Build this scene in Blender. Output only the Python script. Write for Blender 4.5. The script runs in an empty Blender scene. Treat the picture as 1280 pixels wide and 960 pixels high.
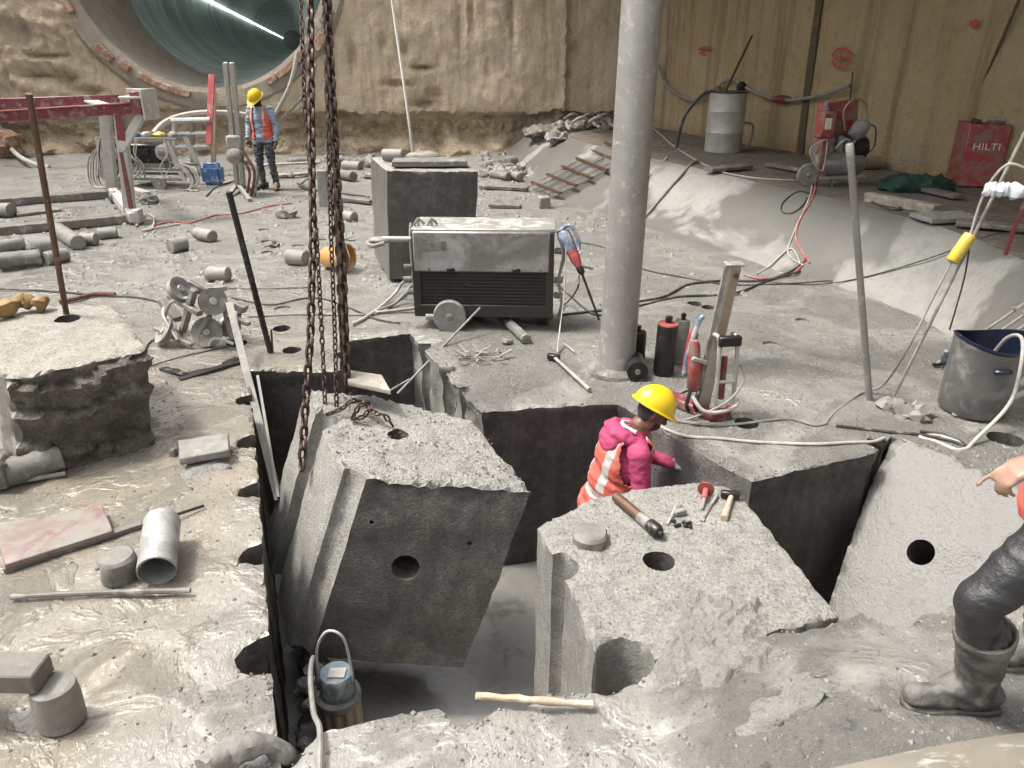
import bpy, bmesh, math, random
import numpy as np
from mathutils import Vector, Matrix, noise
from mathutils.geometry import delaunay_2d_cdt
R = math.radians
random.seed(7)
sc = bpy.context.scene
C = sc.collection

# ------------------------------------------------------------------ camera, sky, sun, exposure
CAM_H, PITCH, F = 2.45, R(23.7), 960.0
cam = bpy.data.cameras.new('camera'); camo = bpy.data.objects.new('camera', cam); C.objects.link(camo)
camo.location = (0, 0, CAM_H); camo.rotation_euler = (R(90) - PITCH, 0, 0)
cam.sensor_width = 36; cam.lens = 36 * F / 1280; cam.clip_start = .05; cam.clip_end = 400
sc.camera = camo
SUN_EL, SUN_AZ = R(63), R(-88)          # azimuth from +Y, negative to the left
sd = Vector((math.sin(SUN_AZ) * math.cos(SUN_EL), math.cos(SUN_AZ) * math.cos(SUN_EL), math.sin(SUN_EL)))
w = bpy.data.worlds.new('World'); sc.world = w; w.use_nodes = True
nt = w.node_tree; bg = nt.nodes['Background']
sky = nt.nodes.new('ShaderNodeTexSky'); sky.sky_type = 'NISHITA'; sky.sun_disc = False
sky.sun_elevation = SUN_EL; sky.sun_rotation = SUN_AZ; sky.dust_density = 6; sky.air_density = 1.2; sky.ozone_density = 1
hs = nt.nodes.new('ShaderNodeHueSaturation'); hs.inputs['Saturation'].default_value = .1
nt.links.new(sky.outputs[0], hs.inputs['Color']); nt.links.new(hs.outputs[0], bg.inputs['Color'])
bg.inputs['Strength'].default_value = .15
sun = bpy.data.lights.new('sun', 'SUN'); sun.energy = 2.2; sun.angle = R(10); sun.color = (1, .935, .84)
suno = bpy.data.objects.new('sun', sun); C.objects.link(suno)
suno.rotation_euler = (-sd).to_track_quat('-Z', 'Y').to_euler(); suno.location = (-6, 6, 14)
vs = sc.view_settings; vs.view_transform = 'Standard'; vs.look = 'None'; vs.gamma = 1; vs.exposure = 1.12; vs.use_curve_mapping = False
sc.render.engine = 'CYCLES'; sc.cycles.use_denoising = True
sc.cycles.max_bounces = 6; sc.cycles.diffuse_bounces = 4; sc.cycles.glossy_bounces = 3

# ------------------------------------------------------------------ pixel of the photograph -> point of the place
SP, CP = math.sin(PITCH), math.cos(PITCH)
def Z(px, py, t):
    v = (py - 480) / F
    return Vector(((px - 640) / F * t, t * (CP - SP * v), CAM_H - t * (SP + CP * v)))
def G(px, py, h=0.):
    return Z(px, py, (CAM_H - h) / (SP + CP * (py - 480) / F))
def P(px, py, Y):
    return Z(px, py, Y / (CP - SP * (py - 480) / F))

# ------------------------------------------------------------------ materials
def new_mat(name):
    m = bpy.data.materials.new(name); m.use_nodes = True
    return m, m.node_tree, m.node_tree.nodes['Principled BSDF']
def nd(t, ty, **kw):
    n = t.nodes.new(ty)
    for k, v in kw.items():
        if k in n.inputs: n.inputs[k].default_value = v
        else: setattr(n, k, v)
    return n
def noi(t, vec, scale, detail=6, rough=.6, dist=0.):
    n = nd(t, 'ShaderNodeTexNoise', Scale=scale, Detail=detail, Roughness=rough, Distortion=dist)
    t.links.new(vec, n.inputs['Vector']); return n.outputs['Fac']
def rng(t, x, a, b, c=0., d=1.):
    n = nd(t, 'ShaderNodeMapRange'); n.clamp = True
    for i, q in ((1, a), (2, b), (3, c), (4, d)): n.inputs[i].default_value = q
    t.links.new(x, n.inputs[0]); return n.outputs[0]
def mix(t, fac, a, b, mode='MIX'):
    n = t.nodes.new('ShaderNodeMix'); n.data_type = 'RGBA'; n.blend_type = mode
    for i, q in ((0, fac), (6, a), (7, b)):
        if isinstance(q, (int, float)): n.inputs[i].default_value = q
        elif isinstance(q, tuple): n.inputs[i].default_value = (*q, 1)
        else: t.links.new(q, n.inputs[i])
    return n.outputs[2]
def math2(t, op, a, b):
    n = t.nodes.new('ShaderNodeMath'); n.operation = op
    for i, q in enumerate((a, b)):
        if isinstance(q, (int, float)): n.inputs[i].default_value = q
        else: t.links.new(q, n.inputs[i])
    return n.outputs[0]
def bumpn(t, h, s, d, prev=None):
    n = nd(t, 'ShaderNodeBump', Strength=s, Distance=d); t.links.new(h, n.inputs['Height'])
    if prev is not None: t.links.new(prev, n.inputs['Normal'])
    return n.outputs[0]
def coords(t, world=False, scale=(1, 1, 1)):
    if world: o = t.nodes.new('ShaderNodeNewGeometry').outputs['Position']
    else: o = t.nodes.new('ShaderNodeTexCoord').outputs['Object']
    if scale != (1, 1, 1):
        m = nd(t, 'ShaderNodeMapping'); m.inputs['Scale'].default_value = scale
        t.links.new(o, m.inputs[0]); o = m.outputs[0]
    return o
SLURRY = (.27, .257, .23)
def mat(name, a, b=None, scale=5., rough=(.5, .85), bump=.25, bscale=60., bdist=.01, metal=0., dirt=.35, dcol=SLURRY, dscale=7., var=0., spec=.5):
    """a worn surface: two tones, patches of dried slurry, fine relief"""
    m, t, p = new_mat(name); b = b or tuple(x * .7 for x in a)
    v = coords(t)
    n1 = noi(t, v, scale, 6, .65); col = mix(t, rng(t, n1, .32, .68), a, b)
    if var:
        oi = t.nodes.new('ShaderNodeObjectInfo')
        col = mix(t, 1., col, mix(t, oi.outputs['Random'], (1 - var,) * 3, (1 + var * .4,) * 3), 'MULTIPLY')
    if dirt > 0:
        n2 = noi(t, v, dscale, 8, .7, .4); msk = rng(t, n2, .68 - dirt * .5, .80 - dirt * .45)
        col = mix(t, msk, col, dcol)
        if metal: t.links.new(rng(t, msk, 0, 1, metal, 0), p.inputs['Metallic'])
        t.links.new(rng(t, msk, 0, 1, rough[0], rough[1]), p.inputs['Roughness'])
    else:
        p.inputs['Metallic'].default_value = metal
        t.links.new(rng(t, n1, .3, .7, rough[0], rough[1]), p.inputs['Roughness'])
    t.links.new(col, p.inputs['Base Color']); p.inputs['Specular IOR Level'].default_value = spec
    if bump: t.links.new(bumpn(t, noi(t, v, bscale, 6, .7), bump, bdist), p.inputs['Normal'])
    return m
def concrete(name, a, b, c, fine=90., rough=(.55, .9), bump=.5, pits=True, streak=False, world=False, wet=0., wcol=None, bd=.012, wsc=1.1, speck=1.):
    m, t, p = new_mat(name); v = coords(t, world)
    n1 = noi(t, v, 1.3, 8, .62, .3); n2 = noi(t, v, 9, 8, .7); n3 = noi(t, v, fine, 3, .6)
    col = mix(t, rng(t, n1, .35, .65), a, b); col = mix(t, rng(t, n2, .48, .7), col, c)
    if streak:
        s = noi(t, coords(t, world, (9, 9, .5)), 1.2, 6, .7); col = mix(t, rng(t, s, .5, .72, 0, .7), col, c)
    col = mix(t, .8 * speck, col, mix(t, rng(t, n3, .3, .7), (.6,) * 3, (1.3,) * 3), 'MULTIPLY')
    col = mix(t, rng(t, noi(t, v, fine * .4, 6, .75), .57, .66, 0, .8 * speck), col, tuple(x * .4 for x in c))
    r = rng(t, n2, .3, .7, rough[1], rough[0])
    h = math2(t, 'ADD', n3, math2(t, 'MULTIPLY', noi(t, v, 28, 8, .75), 1.6))
    if pits:
        vo = nd(t, 'ShaderNodeTexVoronoi', Scale=34.); t.links.new(v, vo.inputs['Vector'])
        pm = rng(t, vo.outputs['Distance'], .1, .26); h = math2(t, 'ADD', h, math2(t, 'MULTIPLY', pm, .45))
    if wet:
        wn = rng(t, noi(t, v, wsc, 5, .55, .5), .60 - wet * .3, .64 - wet * .3)
        col = mix(t, wn, col, wcol or tuple(x * .55 for x in a)); r = mix(t, wn, r, (.28,) * 3)
    t.links.new(col, p.inputs['Base Color']); t.links.new(r, p.inputs['Roughness'])
    t.links.new(bumpn(t, h, bump, bd), p.inputs['Normal'])
    return m
def plain(name, c, rough=.5, metal=0., emit=None, es=1.):
    m, t, p = new_mat(name); p.inputs['Base Color'].default_value = (*c, 1); p.inputs['Roughness'].default_value = rough; p.inputs['Metallic'].default_value = metal
    if emit: p.inputs['Emission Color'].default_value = (*emit, 1); p.inputs['Emission Strength'].default_value = es
    return m

def ground_material():
    """cement slurry over a concrete slab: glossy wet film to the front left, crumbly and drier elsewhere"""
    m, t, p = new_mat('slurry_ground'); v = coords(t, True)
    n1 = noi(t, v, .55, 8, .6, .6); n2 = noi(t, v, 4.5, 8, .7, .2); n3 = noi(t, v, 55, 5, .7); n4 = noi(t, v, 17, 8, .78)
    col = mix(t, rng(t, n1, .36, .64), (.285, .275, .25), (.235, .226, .206))
    col = mix(t, rng(t, n2, .46, .72), col, (.185, .178, .162))
    col = mix(t, rng(t, n3, .56, .72), col, (.35, .342, .318))
    n5 = noi(t, v, 120, 3, .6); col = mix(t, rng(t, n5, .59, .68, 0, .8), col, (.1, .095, .087))
    col = mix(t, rng(t, n4, .57, .65, 0, .9), col, (.1, .095, .087))  # dark flecks paint in crumb shadows besides dark chips
    sx = nd(t, 'ShaderNodeSeparateXYZ'); t.links.new(v, sx.inputs[0])
    left = rng(t, sx.outputs['X'], -.9, -1.7); near = rng(t, sx.outputs['Y'], 13., 4.)
    front = math2(t, 'MULTIPLY', rng(t, sx.outputs['Y'], 3.0, 2.5), rng(t, sx.outputs['X'], .9, .1))
    film = math2(t, 'MAXIMUM', math2(t, 'MULTIPLY', left, near), front)
    wl = noi(t, v, .9, 6, .6, .8); wet = rng(t, math2(t, 'ADD', wl, math2(t, 'MULTIPLY', film, .3)), .49, .61)
    film_col = mix(t, math2(t, 'MULTIPLY', left, rng(t, sx.outputs['Y'], 9., 5.)), mix(t, rng(t, noi(t, v, 2.2, 6, .6, .5), .35, .65), (.245, .235, .212), (.185, .177, .16)), mix(t, rng(t, noi(t, v, 2.2, 6, .6, .5), .35, .65), (.225, .195, .148), (.165, .145, .112)))
    col = mix(t, math2(t, 'MULTIPLY', wet, .88), col, film_col)
    t.links.new(col, p.inputs['Base Color'])
    t.links.new(mix(t, wet, mix(t, n2, (.75,) * 3, (.95,) * 3), mix(t, rng(t, n4, .35, .65), (.07,) * 3, (.3,) * 3)), p.inputs['Roughness'])
    rough_h = math2(t, 'ADD', math2(t, 'MULTIPLY', n4, 2.4), n3)
    st = noi(t, coords(t, True, (2.2, 1.2, 1)), 17., 5, .62, .3)
    b1 = bumpn(t, rough_h, .9, .035); b2 = bumpn(t, math2(t, 'ADD', st, math2(t, 'MULTIPLY', n4, rng(t, noi(t, v, 2.6, 4, .6, .6), .48, .58, .12, 2.4))), 1., .010)
    mx = t.nodes.new('ShaderNodeMix'); mx.data_type = 'VECTOR'
    t.links.new(wet, mx.inputs[0]); t.links.new(b1, mx.inputs[4]); t.links.new(b2, mx.inputs[5])
    t.links.new(mx.outputs[1], p.inputs['Normal']); t.links.new(rng(t, wet, 0, 1, .35, .5), p.inputs['Specular IOR Level']); t.links.new(math2(t, 'MULTIPLY', wet, .9), p.inputs['Coat Weight']); p.inputs['Coat Roughness'].default_value = .1; p.inputs['Coat IOR'].default_value = 1.6; t.links.new(b2, p.inputs['Coat Normal'])
    return m
def wall_material(name, a, b, c, earth, lo, hi, grey=0., rx=3.2, rm=.85):
    """plastered shaft wall: vertical runs and stains; bare earth below a height"""
    m, t, p = new_mat(name); v = coords(t, True)
    n1 = noi(t, v, .6, 8, .65, .6); n2 = noi(t, v, 5, 8, .72, .3); n3 = noi(t, v, 30, 6, .7)
    run = noi(t, coords(t, True, (rx, rx, .05 * rx)), 1.5, 9, .78)
    col = mix(t, rng(t, n1, .38, .62), a, b); col = mix(t, rng(t, run, .5, .64, 0, rm), col, c); col = mix(t, rng(t, n3, .6, .7, 0, .4), col, tuple(x * .6 for x in c))
    col = mix(t, rng(t, n2, .56, .75, 0, .8), col, earth)
    if grey: col = mix(t, rng(t, noi(t, v, 1.7, 8, .7, .8), .52, .62, 0, grey), col, (.50, .49, .47))
    sx = nd(t, 'ShaderNodeSeparateXYZ'); t.links.new(v, sx.inputs[0])
    hz = math2(t, 'ADD', sx.outputs['Z'], math2(t, 'MULTIPLY', math2(t, 'SUBTRACT', n2, .5), 1.1))
    low = rng(t, hz, hi, lo)
    ecol = mix(t, rng(t, n2, .38, .62), earth, tuple(x * .6 for x in earth)); ecol = mix(t, rng(t, n3, .5, .68), ecol, a)
    col = mix(t, low, col, ecol); t.links.new(col, p.inputs['Base Color']); p.inputs['Roughness'].default_value = .92
    t.links.new(bumpn(t, math2(t, 'ADD', math2(t, 'MULTIPLY', n2, 2.), n3), 1., .06), p.inputs['Normal'])
    return m

M = {}
M['ground'] = ground_material()
M['cut'] = concrete('shaded_sawn_wet_concrete', (.062, .056, .05), (.042, .038, .034), (.11, .101, .09), 70, (.35, .7), .3, True, True, True)  # wet sawn faces; shade on the fronts is put into this colour too
M['face'] = concrete('shaded_sawn_block_face', (.09, .083, .074), (.062, .057, .051), (.135, .125, .112), 70, (.4, .75), .45, True, True, True)  # hanging block front, its shade contrast deepened in the base colour
M['side'] = concrete('drilled_concrete_side', (.24, .23, .208), (.175, .168, .152), (.30, .29, .265), 80, (.5, .85), .5, True, True)
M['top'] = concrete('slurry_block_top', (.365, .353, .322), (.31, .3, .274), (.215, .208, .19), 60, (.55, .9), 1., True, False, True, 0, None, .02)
M['slabtop'] = concrete('glare_pale_wet_slab_top', (.32, .298, .258), (.265, .247, .212), (.21, .195, .168), 60, (.2, .6), .8, True, False, True)  # wet slab; sky glare is painted in as a paler base
M['rockface'] = concrete('broken_concrete_face', (.22, .195, .162), (.13, .115, .098), (.30, .275, .235), 40, (.25, .8), 1., True, False, False, 0, None, .04)
M['core'] = mat('core_concrete', (.24, .23, .206), (.15, .143, .128), 9, (.6, .9), .5, 70, .008, 0, .3, (.29, .28, .255), 8, .4)
M['stone'] = mat('rubble_stone', (.26, .25, .228), (.16, .153, .14), 12, (.7, .95), .5, 60, .01, 0, .3, (.3, .29, .262), 9, .3)
M['apron'] = concrete('smooth_cement_slope', (.255, .248, .23), (.218, .212, .196), (.175, .17, .156), 40, (.5, .85), .3, False, False, True, .5, (.135, .131, .12), .008, .5, .3)
M['ledge'] = concrete('dirty_ledge', (.15, .125, .098), (.095, .08, .064), (.21, .185, .155), 50, (.6, .95), .6, True, False, True)
M['wall'] = wall_material('excavated_wall', (.78, .65, .485), (.69, .555, .40), (.48, .365, .24), (.54, .42, .285), .75, 1.2, .3)
M['wallr'] = wall_material('stained_side_wall', (.62, .48, .28), (.52, .39, .21), (.24, .165, .09), (.30, .21, .115), .5, .95, .25, 1.3, .7)
M['collar'] = wall_material('portal_grout', (.52, .46, .38), (.45, .39, .315), (.37, .30, .22), (.36, .28, .2), -5, -4)
M['deck'] = concrete('deck_concrete', (.25, .235, .21), (.2, .19, .17), (.3, .28, .25), 20)
M['lining'] = mat('tunnel_lining', (.33, .37, .34), (.24, .275, .25), 1.2, (.35, .6), .15, 20, .01, 0, .2, (.27, .30, .28), 2, .5)
M['lamp'] = plain('tunnel_lamp', (1, 1, 1), .5, 0, (.9, 1, .96), 15)
M['brick'] = mat('red_brick', (.40, .215, .135), (.30, .16, .1), 12, (.7, .95), .4, 80, .006, 0, .4, (.5, .43, .35), 9, .3)
M['water'] = mat('milky_pit_water', (.235, .228, .208), (.17, .165, .15), 1.6, (.03, .10), .2, 7, .015, 0, .3, (.125, .12, .108), 3)
M['rust'] = mat('rusty_steel', (.15, .085, .055), (.09, .055, .04), 14, (.55, .85), .4, 90, .004, .5, .22)
M['chain'] = mat('rusty_chain', (.075, .045, .034), (.045, .032, .028), 20, (.45, .75), .3, 120, .003, .6, .12, (.16, .1, .07))
M['dark'] = mat('dark_steel', (.045, .042, .04), (.03, .028, .027), 10, (.35, .75), .25, 90, .003, .5, .22)
M['steel'] = mat('muddy_steel', (.20, .19, .175), (.13, .125, .115), 8, (.45, .85), .25, 60, .004, .3, .5, (.26, .245, .22))
M['alu'] = mat('muddy_aluminium', (.42, .41, .385), (.30, .29, .27), 7, (.35, .8), .2, 60, .003, .5, .42, (.36, .345, .31))
M['pole'] = mat('grey_prop_steel', (.29, .28, .265), (.22, .21, .195), 6, (.45, .7), .35, 140, .004, .3, .3, (.35, .335, .31), 12)
M['panel'] = mat('power_unit_panel', (.25, .242, .226), (.17, .163, .15), 2.4, (.35, .7), .15, 40, .004, .3, .42, (.34, .335, .32), 2.2)
M['mesh'] = mat('perforated_dark_sheet', (.052, .044, .038), (.035, .03, .027), 5, (.5, .8), .3, 60, .004, .3, .2, (.12, .108, .095), 4)
M['white'] = mat('muddy_white_paint', (.50, .485, .46), (.36, .345, .32), 6, (.4, .8), .2, 60, .003, 0, .35, (.36, .34, .31))
M['maroon'] = mat('muddy_maroon_paint', (.2, .04, .048), (.13, .03, .034), 7, (.4, .8), .2, 60, .003, 0, .36, (.26, .2, .185))
M['red'] = mat('worn_red_paint', (.34, .04, .035), (.22, .03, .028), 6, (.4, .75), .15, 50, .003, 0, .48, (.2, .14, .118))
M['pinkred'] = mat('dusty_red', (.46, .08, .085), (.36, .06, .065), 9, (.5, .8), .2, 60, .003, 0, .3, (.46, .36, .33))
M['yellow'] = mat('yellow_plastic', (.55, .4, .035), (.42, .3, .03), 8, (.35, .6), .1, 60, .003, 0, .35, (.4, .35, .2))
M['helmet'] = mat('yellow_helmet_shell', (.66, .48, .012), (.58, .40, .01), 4, (.3, .5), .05, 40, .002, 0, .14, (.42, .32, .1), 9)
M['orange'] = mat('orange_plastic', (.46, .24, .08), (.36, .18, .06), 6, (.4, .7), .1, 50, .003, 0, .35, (.45, .33, .22))
M['wood'] = mat('muddy_timber', (.30, .26, .21), (.2, .17, .14), 6, (.7, .95), .5, 50, .008, 0, .45, (.38, .36, .32))
M['darkwood'] = mat('wet_timber', (.16, .145, .125), (.1, .09, .08), 6, (.6, .9), .5, 50, .008, 0, .3, (.3, .285, .26))
M['palewood'] = mat('pale_bark', (.42, .34, .25), (.3, .23, .16), 9, (.7, .95), .5, 50, .006, 0, .3, (.45, .41, .35))
M['hose'] = mat('muddy_white_hose', (.42, .40, .365), (.28, .265, .24), 12, (.5, .85), .15, 60, .003, 0, .3)
M['cable'] = mat('black_cable', (.045, .043, .042), (.03, .029, .028), 12, (.5, .8), .15, 60, .003, 0, .3, (.2, .19, .17))
M['greycable'] = mat('grey_cable', (.24, .23, .215), (.16, .155, .145), 12, (.5, .8), .15, 60, .003, 0, .3)
M['redcable'] = mat('red_hose', (.42, .10, .09), (.32, .08, .07), 12, (.5, .8), .15, 60, .003, 0, .3)
M['navy'] = mat('navy_plastic', (.01, .014, .03), (.008, .011, .022), 5, (.3, .55), .1, 40, .003, 0, .12, (.15, .15, .15))
M['mudbucket'] = mat('mud_coated_bucket', (.13, .125, .118), (.085, .082, .08), 5, (.4, .8), .2, 40, .004, 0, .3, (.22, .21, .195))
M['blue'] = mat('blue_plastic', (.05, .13, .32), (.04, .1, .25), 7, (.35, .65), .1, 40, .003, 0, .35, (.4, .42, .44))
M['drillblue'] = mat('blue_tool_case', (.10, .165, .26), (.07, .115, .18), 12, (.35, .6), .1, 60, .002, 0, .5, (.35, .36, .37))
M['green'] = mat('green_net', (.012, .055, .036), (.008, .03, .02), 14, (.7, .95), .8, 60, .02, 0, .2, (.05, .07, .05))
M['sheet'] = mat('dusty_plastic_sheet', (.37, .363, .34), (.28, .273, .252), 9, (.15, .5), 1., 60, .03, 0, .5, (.27, .262, .24), 14)
M['cloth'] = mat('dusty_rag', (.28, .26, .225), (.19, .175, .15), 9, (.8, .95), .6, 70, .006, 0, .3)
M['ochrecloth'] = mat('ochre_sling', (.30, .20, .075), (.17, .11, .045), 9, (.8, .95), .5, 70, .006, 0, .3, (.3, .24, .16))
M['sack'] = mat('grimy_sacking', (.17, .155, .13), (.1, .092, .08), 9, (.8, .95), .8, 40, .02, 0, .4, (.24, .225, .195), 6)
M['duct'] = mat('silver_duct', (.42, .42, .415), (.24, .24, .235), 7, (.4, .75), .3, 40, .006, .3, .5, (.2, .193, .18), 9)
M['drum'] = mat('muddy_drum', (.46, .45, .43), (.30, .29, .27), 3, (.4, .8), .15, 30, .004, .1, .3, (.33, .29, .23), 3)
M['pump'] = mat('pump_blue_paint', (.17, .23, .27), (.12, .16, .19), 8, (.35, .65), .15, 60, .003, .2, .3, (.4, .4, .38))
M['pumpring'] = mat('pump_ribbed_case', (.30, .235, .165), (.22, .17, .12), 8, (.5, .8), .2, 60, .003, .2, .3, (.3, .27, .23))
M['rope'] = mat('pale_rope', (.55, .53, .49), (.42, .4, .37), 30, (.8, .95), .4, 120, .004, 0, .1)
M['skin'] = mat('skin', (.17, .085, .055), (.13, .062, .04), 12, (.45, .6), .12, 90, .002, 0, .1, (.3, .2, .15))
M['paleskin'] = mat('skin_hand', (.33, .2, .15), (.26, .15, .11), 14, (.45, .6), .15, 110, .002, 0, .06, (.4, .3, .25))
M['pink'] = mat('pink_hoodie', (.40, .05, .125), (.30, .03, .09), 8, (.8, .95), .5, 30, .01, 0, .22, (.34, .1, .15), 9)
M['vest'] = mat('orange_vest', (.50, .10, .07), (.40, .075, .055), 7, (.7, .9), .5, 26, .012, 0, .34, (.34, .15, .12), 9)
M['vestred'] = mat('coral_vest', (.66, .11, .075), (.56, .085, .06), 7, (.7, .9), .4, 26, .01, 0, .08, (.5, .25, .2))
M['reflect'] = mat('silver_tape', (.50, .46, .43), (.40, .36, .34), 12, (.35, .55), .1, 60, .003, .1, .2)
M['shirt'] = mat('blue_grey_shirt', (.27, .34, .41), (.2, .26, .32), 8, (.8, .95), .5, 30, .01, 0, .1)
M['jeans'] = mat('dark_jeans', (.055, .065, .08), (.035, .042, .055), 9, (.8, .95), .5, 40, .008, 0, .28, (.22, .22, .21))
M['trouser'] = mat('dark_waterproof_trousers', (.03, .03, .031), (.02, .02, .021), 5, (.4, .75), .5, 18, .02, 0, .22, (.10, .097, .09))
M['boot'] = mat('muddy_rubber_boot', (.06, .058, .056), (.04, .039, .038), 6, (.4, .85), .4, 40, .008, 0, .42, (.15, .14, .12))
M['sleeve'] = mat('tan_sleeve', (.24, .175, .12), (.17, .125, .085), 9, (.8, .95), .5, 30, .01, 0, .1)
M['black'] = mat('black_fabric', (.012, .012, .013), (.008, .008, .009), 12, (.6, .85), .3, 50, .005, 0, 0)
M['glove'] = mat('pale_glove', (.50, .46, .43), (.4, .36, .33), 12, (.8, .95), .4, 60, .004, 0, .2)
M['scarf'] = mat('dark_scarf', (.03, .022, .035), (.02, .015, .022), 12, (.8, .95), .4, 60, .006, 0, 0)
M['undershirt'] = mat('white_collar', (.55, .54, .55), (.45, .44, .45), 12, (.8, .95), .3, 60, .004, 0, .1)
M['letter'] = plain('white_lettering', (.62, .57, .54), .6)
M['redpaint'] = mat('red_spray_paint', (.45, .05, .05), (.36, .05, .045), 14, (.7, .9), .3, 40, .004, 0, .2, (.42, .3, .16), 14)
M['joint'] = mat('dark_joint_sealant', (.10, .07, .045), (.06, .045, .03), 4, (.8, .95), .4, 40, .01, 0, .25, (.2, .14, .08), 4)
M['bag'] = mat('white_poly_bag', (.60, .62, .66), (.48, .5, .54), 14, (.35, .6), .5, 40, .01, 0, .1)
M['cardboard'] = mat('muddy_plywood', (.30, .27, .225), (.2, .18, .15), 5, (.7, .95), .4, 50, .006, 0, .4, (.36, .335, .29))
M['pinkboard'] = mat('pink_stained_board', (.17, .145, .125), (.17, .062, .062), 4.5, (.5, .9), .4, 60, .005, 0, .5, (.2, .186, .165), 8)
M['lumber'] = mat('pale_sheet_edge', (.19, .172, .142), (.14, .126, .105), 3, (.5, .8), .2, 20, .006, 0, .25, (.42, .39, .34))
M['redsoil'] = mat('red_soil', (.30, .13, .085), (.2, .09, .06), 6, (.8, .95), 1., 16, .06, 0, .5, (.42, .33, .24), 5)

# ------------------------------------------------------------------ mesh building
ORG = {}
def frame(p0, p1, up=(0, 0, 1)):
    d = (Vector(p1) - Vector(p0)); L = d.length; d.normalize(); u = Vector(up)
    if abs(d.dot(u)) > .98: u = Vector((1, 0, 0))
    s = d.cross(u).normalized(); u = s.cross(d)
    return d, s, u, L
class MB:
    def __init__(s, m=None): s.v = []; s.f = []; s.m = m or Matrix(); s.mi = []; s.cur = 0
    def add(s, vs, fs):
        o = len(s.v); s.v += [s.m @ Vector(q) for q in vs]; s.f += [tuple(i + o for i in f) for f in fs]; s.mi += [s.cur] * len(fs); return s
    def box(s, c, d, rot=None):
        h = [x / 2 for x in d]; vs = [Vector((x * h[0], y * h[1], z * h[2])) for x in (-1, 1) for y in (-1, 1) for z in (-1, 1)]
        if rot is not None: vs = [rot @ q for q in vs]
        return s.add([q + Vector(c) for q in vs], [(0, 1, 3, 2), (4, 6, 7, 5), (0, 4, 5, 1), (2, 3, 7, 6), (0, 2, 6, 4), (1, 5, 7, 3)])
    def bar(s, p0, p1, w, h, up=(0, 0, 1)):
        d, a, u, L = frame(p0, p1, up); p0 = Vector(p0); p1 = Vector(p1)
        vs = [q + a * x * w / 2 + u * y * h / 2 for q in (p0, p1) for x in (-1, 1) for y in (-1, 1)]
        return s.add(vs, [(0, 1, 3, 2), (4, 6, 7, 5), (0, 4, 5, 1), (2, 3, 7, 6), (0, 2, 6, 4), (1, 5, 7, 3)])
    def cyl(s, p0, p1, r0, r1=None, n=16, cap=True):
        r1 = r0 if r1 is None else r1; d, a, u, L = frame(p0, p1); vs = []
        for q, r in ((Vector(p0), r0), (Vector(p1), r1)):
            vs += [q + (a * math.cos(2 * math.pi * i / n) + u * math.sin(2 * math.pi * i / n)) * r for i in range(n)]
        fs = [(i, (i + 1) % n, n + (i + 1) % n, n + i) for i in range(n)]
        if cap: fs += [tuple(range(n))[::-1], tuple(range(n, 2 * n))]
        return s.add(vs, fs)
    def pipe(s, p0, p1, r, ri, n=20):
        d, a, u, L = frame(p0, p1); vs = []
        for q, rr in ((p0, r), (p1, r), (p1, ri), (p0, ri)):
            vs += [Vector(q) + (a * math.cos(2 * math.pi * i / n) + u * math.sin(2 * math.pi * i / n)) * rr for i in range(n)]
        return s.add(vs, [(k * n + i, k * n + (i + 1) % n, (k + 1) % 4 * n + (i + 1) % n, (k + 1) % 4 * n + i) for k in range(4) for i in range(n)])
    def tube(s, pts, r, n=7, closed=False):
        pts = [Vector(q) for q in pts]; k = len(pts); vs = []; prev = None
        for i, q in enumerate(pts):
            d = (pts[(i + 1) % k] - pts[i - 1]) if closed else (pts[min(i + 1, k - 1)] - pts[max(i - 1, 0)])
            if d.length < 1e-9: d = Vector((0, 0, 1))
            d.normalize()
            if prev is None: u = Vector((0, 0, 1)) if abs(d.z) < .9 else Vector((1, 0, 0))
            else: u = prev
            u = (u - d * u.dot(d)).normalized(); prev = u; a = d.cross(u); rr = r[i] if isinstance(r, (list, tuple)) else r
            vs += [q + (a * math.cos(2 * math.pi * j / n) + u * math.sin(2 * math.pi * j / n)) * rr for j in range(n)]
        fs = [(i * n + j, i * n + (j + 1) % n, (i + 1) % k * n + (j + 1) % n, (i + 1) % k * n + j) for i in range(k if closed else k - 1) for j in range(n)]
        if not closed: fs += [tuple(range(n))[::-1], tuple(range((k - 1) * n, k * n))]
        return s.add(vs, fs)
    def lathe(s, prof, n=24, base=None, axis=(0, 0, 1)):
        base = Vector(base or (0, 0, 0)); q = Vector((0, 0, 1)).rotation_difference(Vector(axis)); vs = []
        for r, z in prof: vs += [base + q @ Vector((r * math.cos(2 * math.pi * i / n), r * math.sin(2 * math.pi * i / n), z)) for i in range(n)]
        k = len(prof)
        fs = [(a * n + i, a * n + (i + 1) % n, (a + 1) * n + (i + 1) % n, (a + 1) * n + i) for a in range(k - 1) for i in range(n)]
        fs += [tuple(range(n))[::-1], tuple(range((k - 1) * n, k * n))]
        return s.add(vs, fs)
    def ball(s, c, r, n=16, m=10, rot=None):
        r = (r,) * 3 if isinstance(r, (int, float)) else r; vs = []; c = Vector(c)
        for j in range(1, m):
            th = math.pi * j / m
            for i in range(n):
                q = Vector((r[0] * math.sin(th) * math.cos(2 * math.pi * i / n), r[1] * math.sin(th) * math.sin(2 * math.pi * i / n), r[2] * math.cos(th)))
                vs.append(c + (rot @ q if rot is not None else q))
        for zz in (r[2], -r[2]):
            q = Vector((0, 0, zz)); vs.append(c + (rot @ q if rot is not None else q))
        fs = [(j * n + i, (j + 1) * n + i, (j + 1) * n + (i + 1) % n, j * n + (i + 1) % n) for j in range(m - 2) for i in range(n)]
        T, B = (m - 1) * n, (m - 1) * n + 1
        fs += [(T, i, (i + 1) % n) for i in range(n)] + [(B, (m - 2) * n + (i + 1) % n, (m - 2) * n + i) for i in range(n)]
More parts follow.
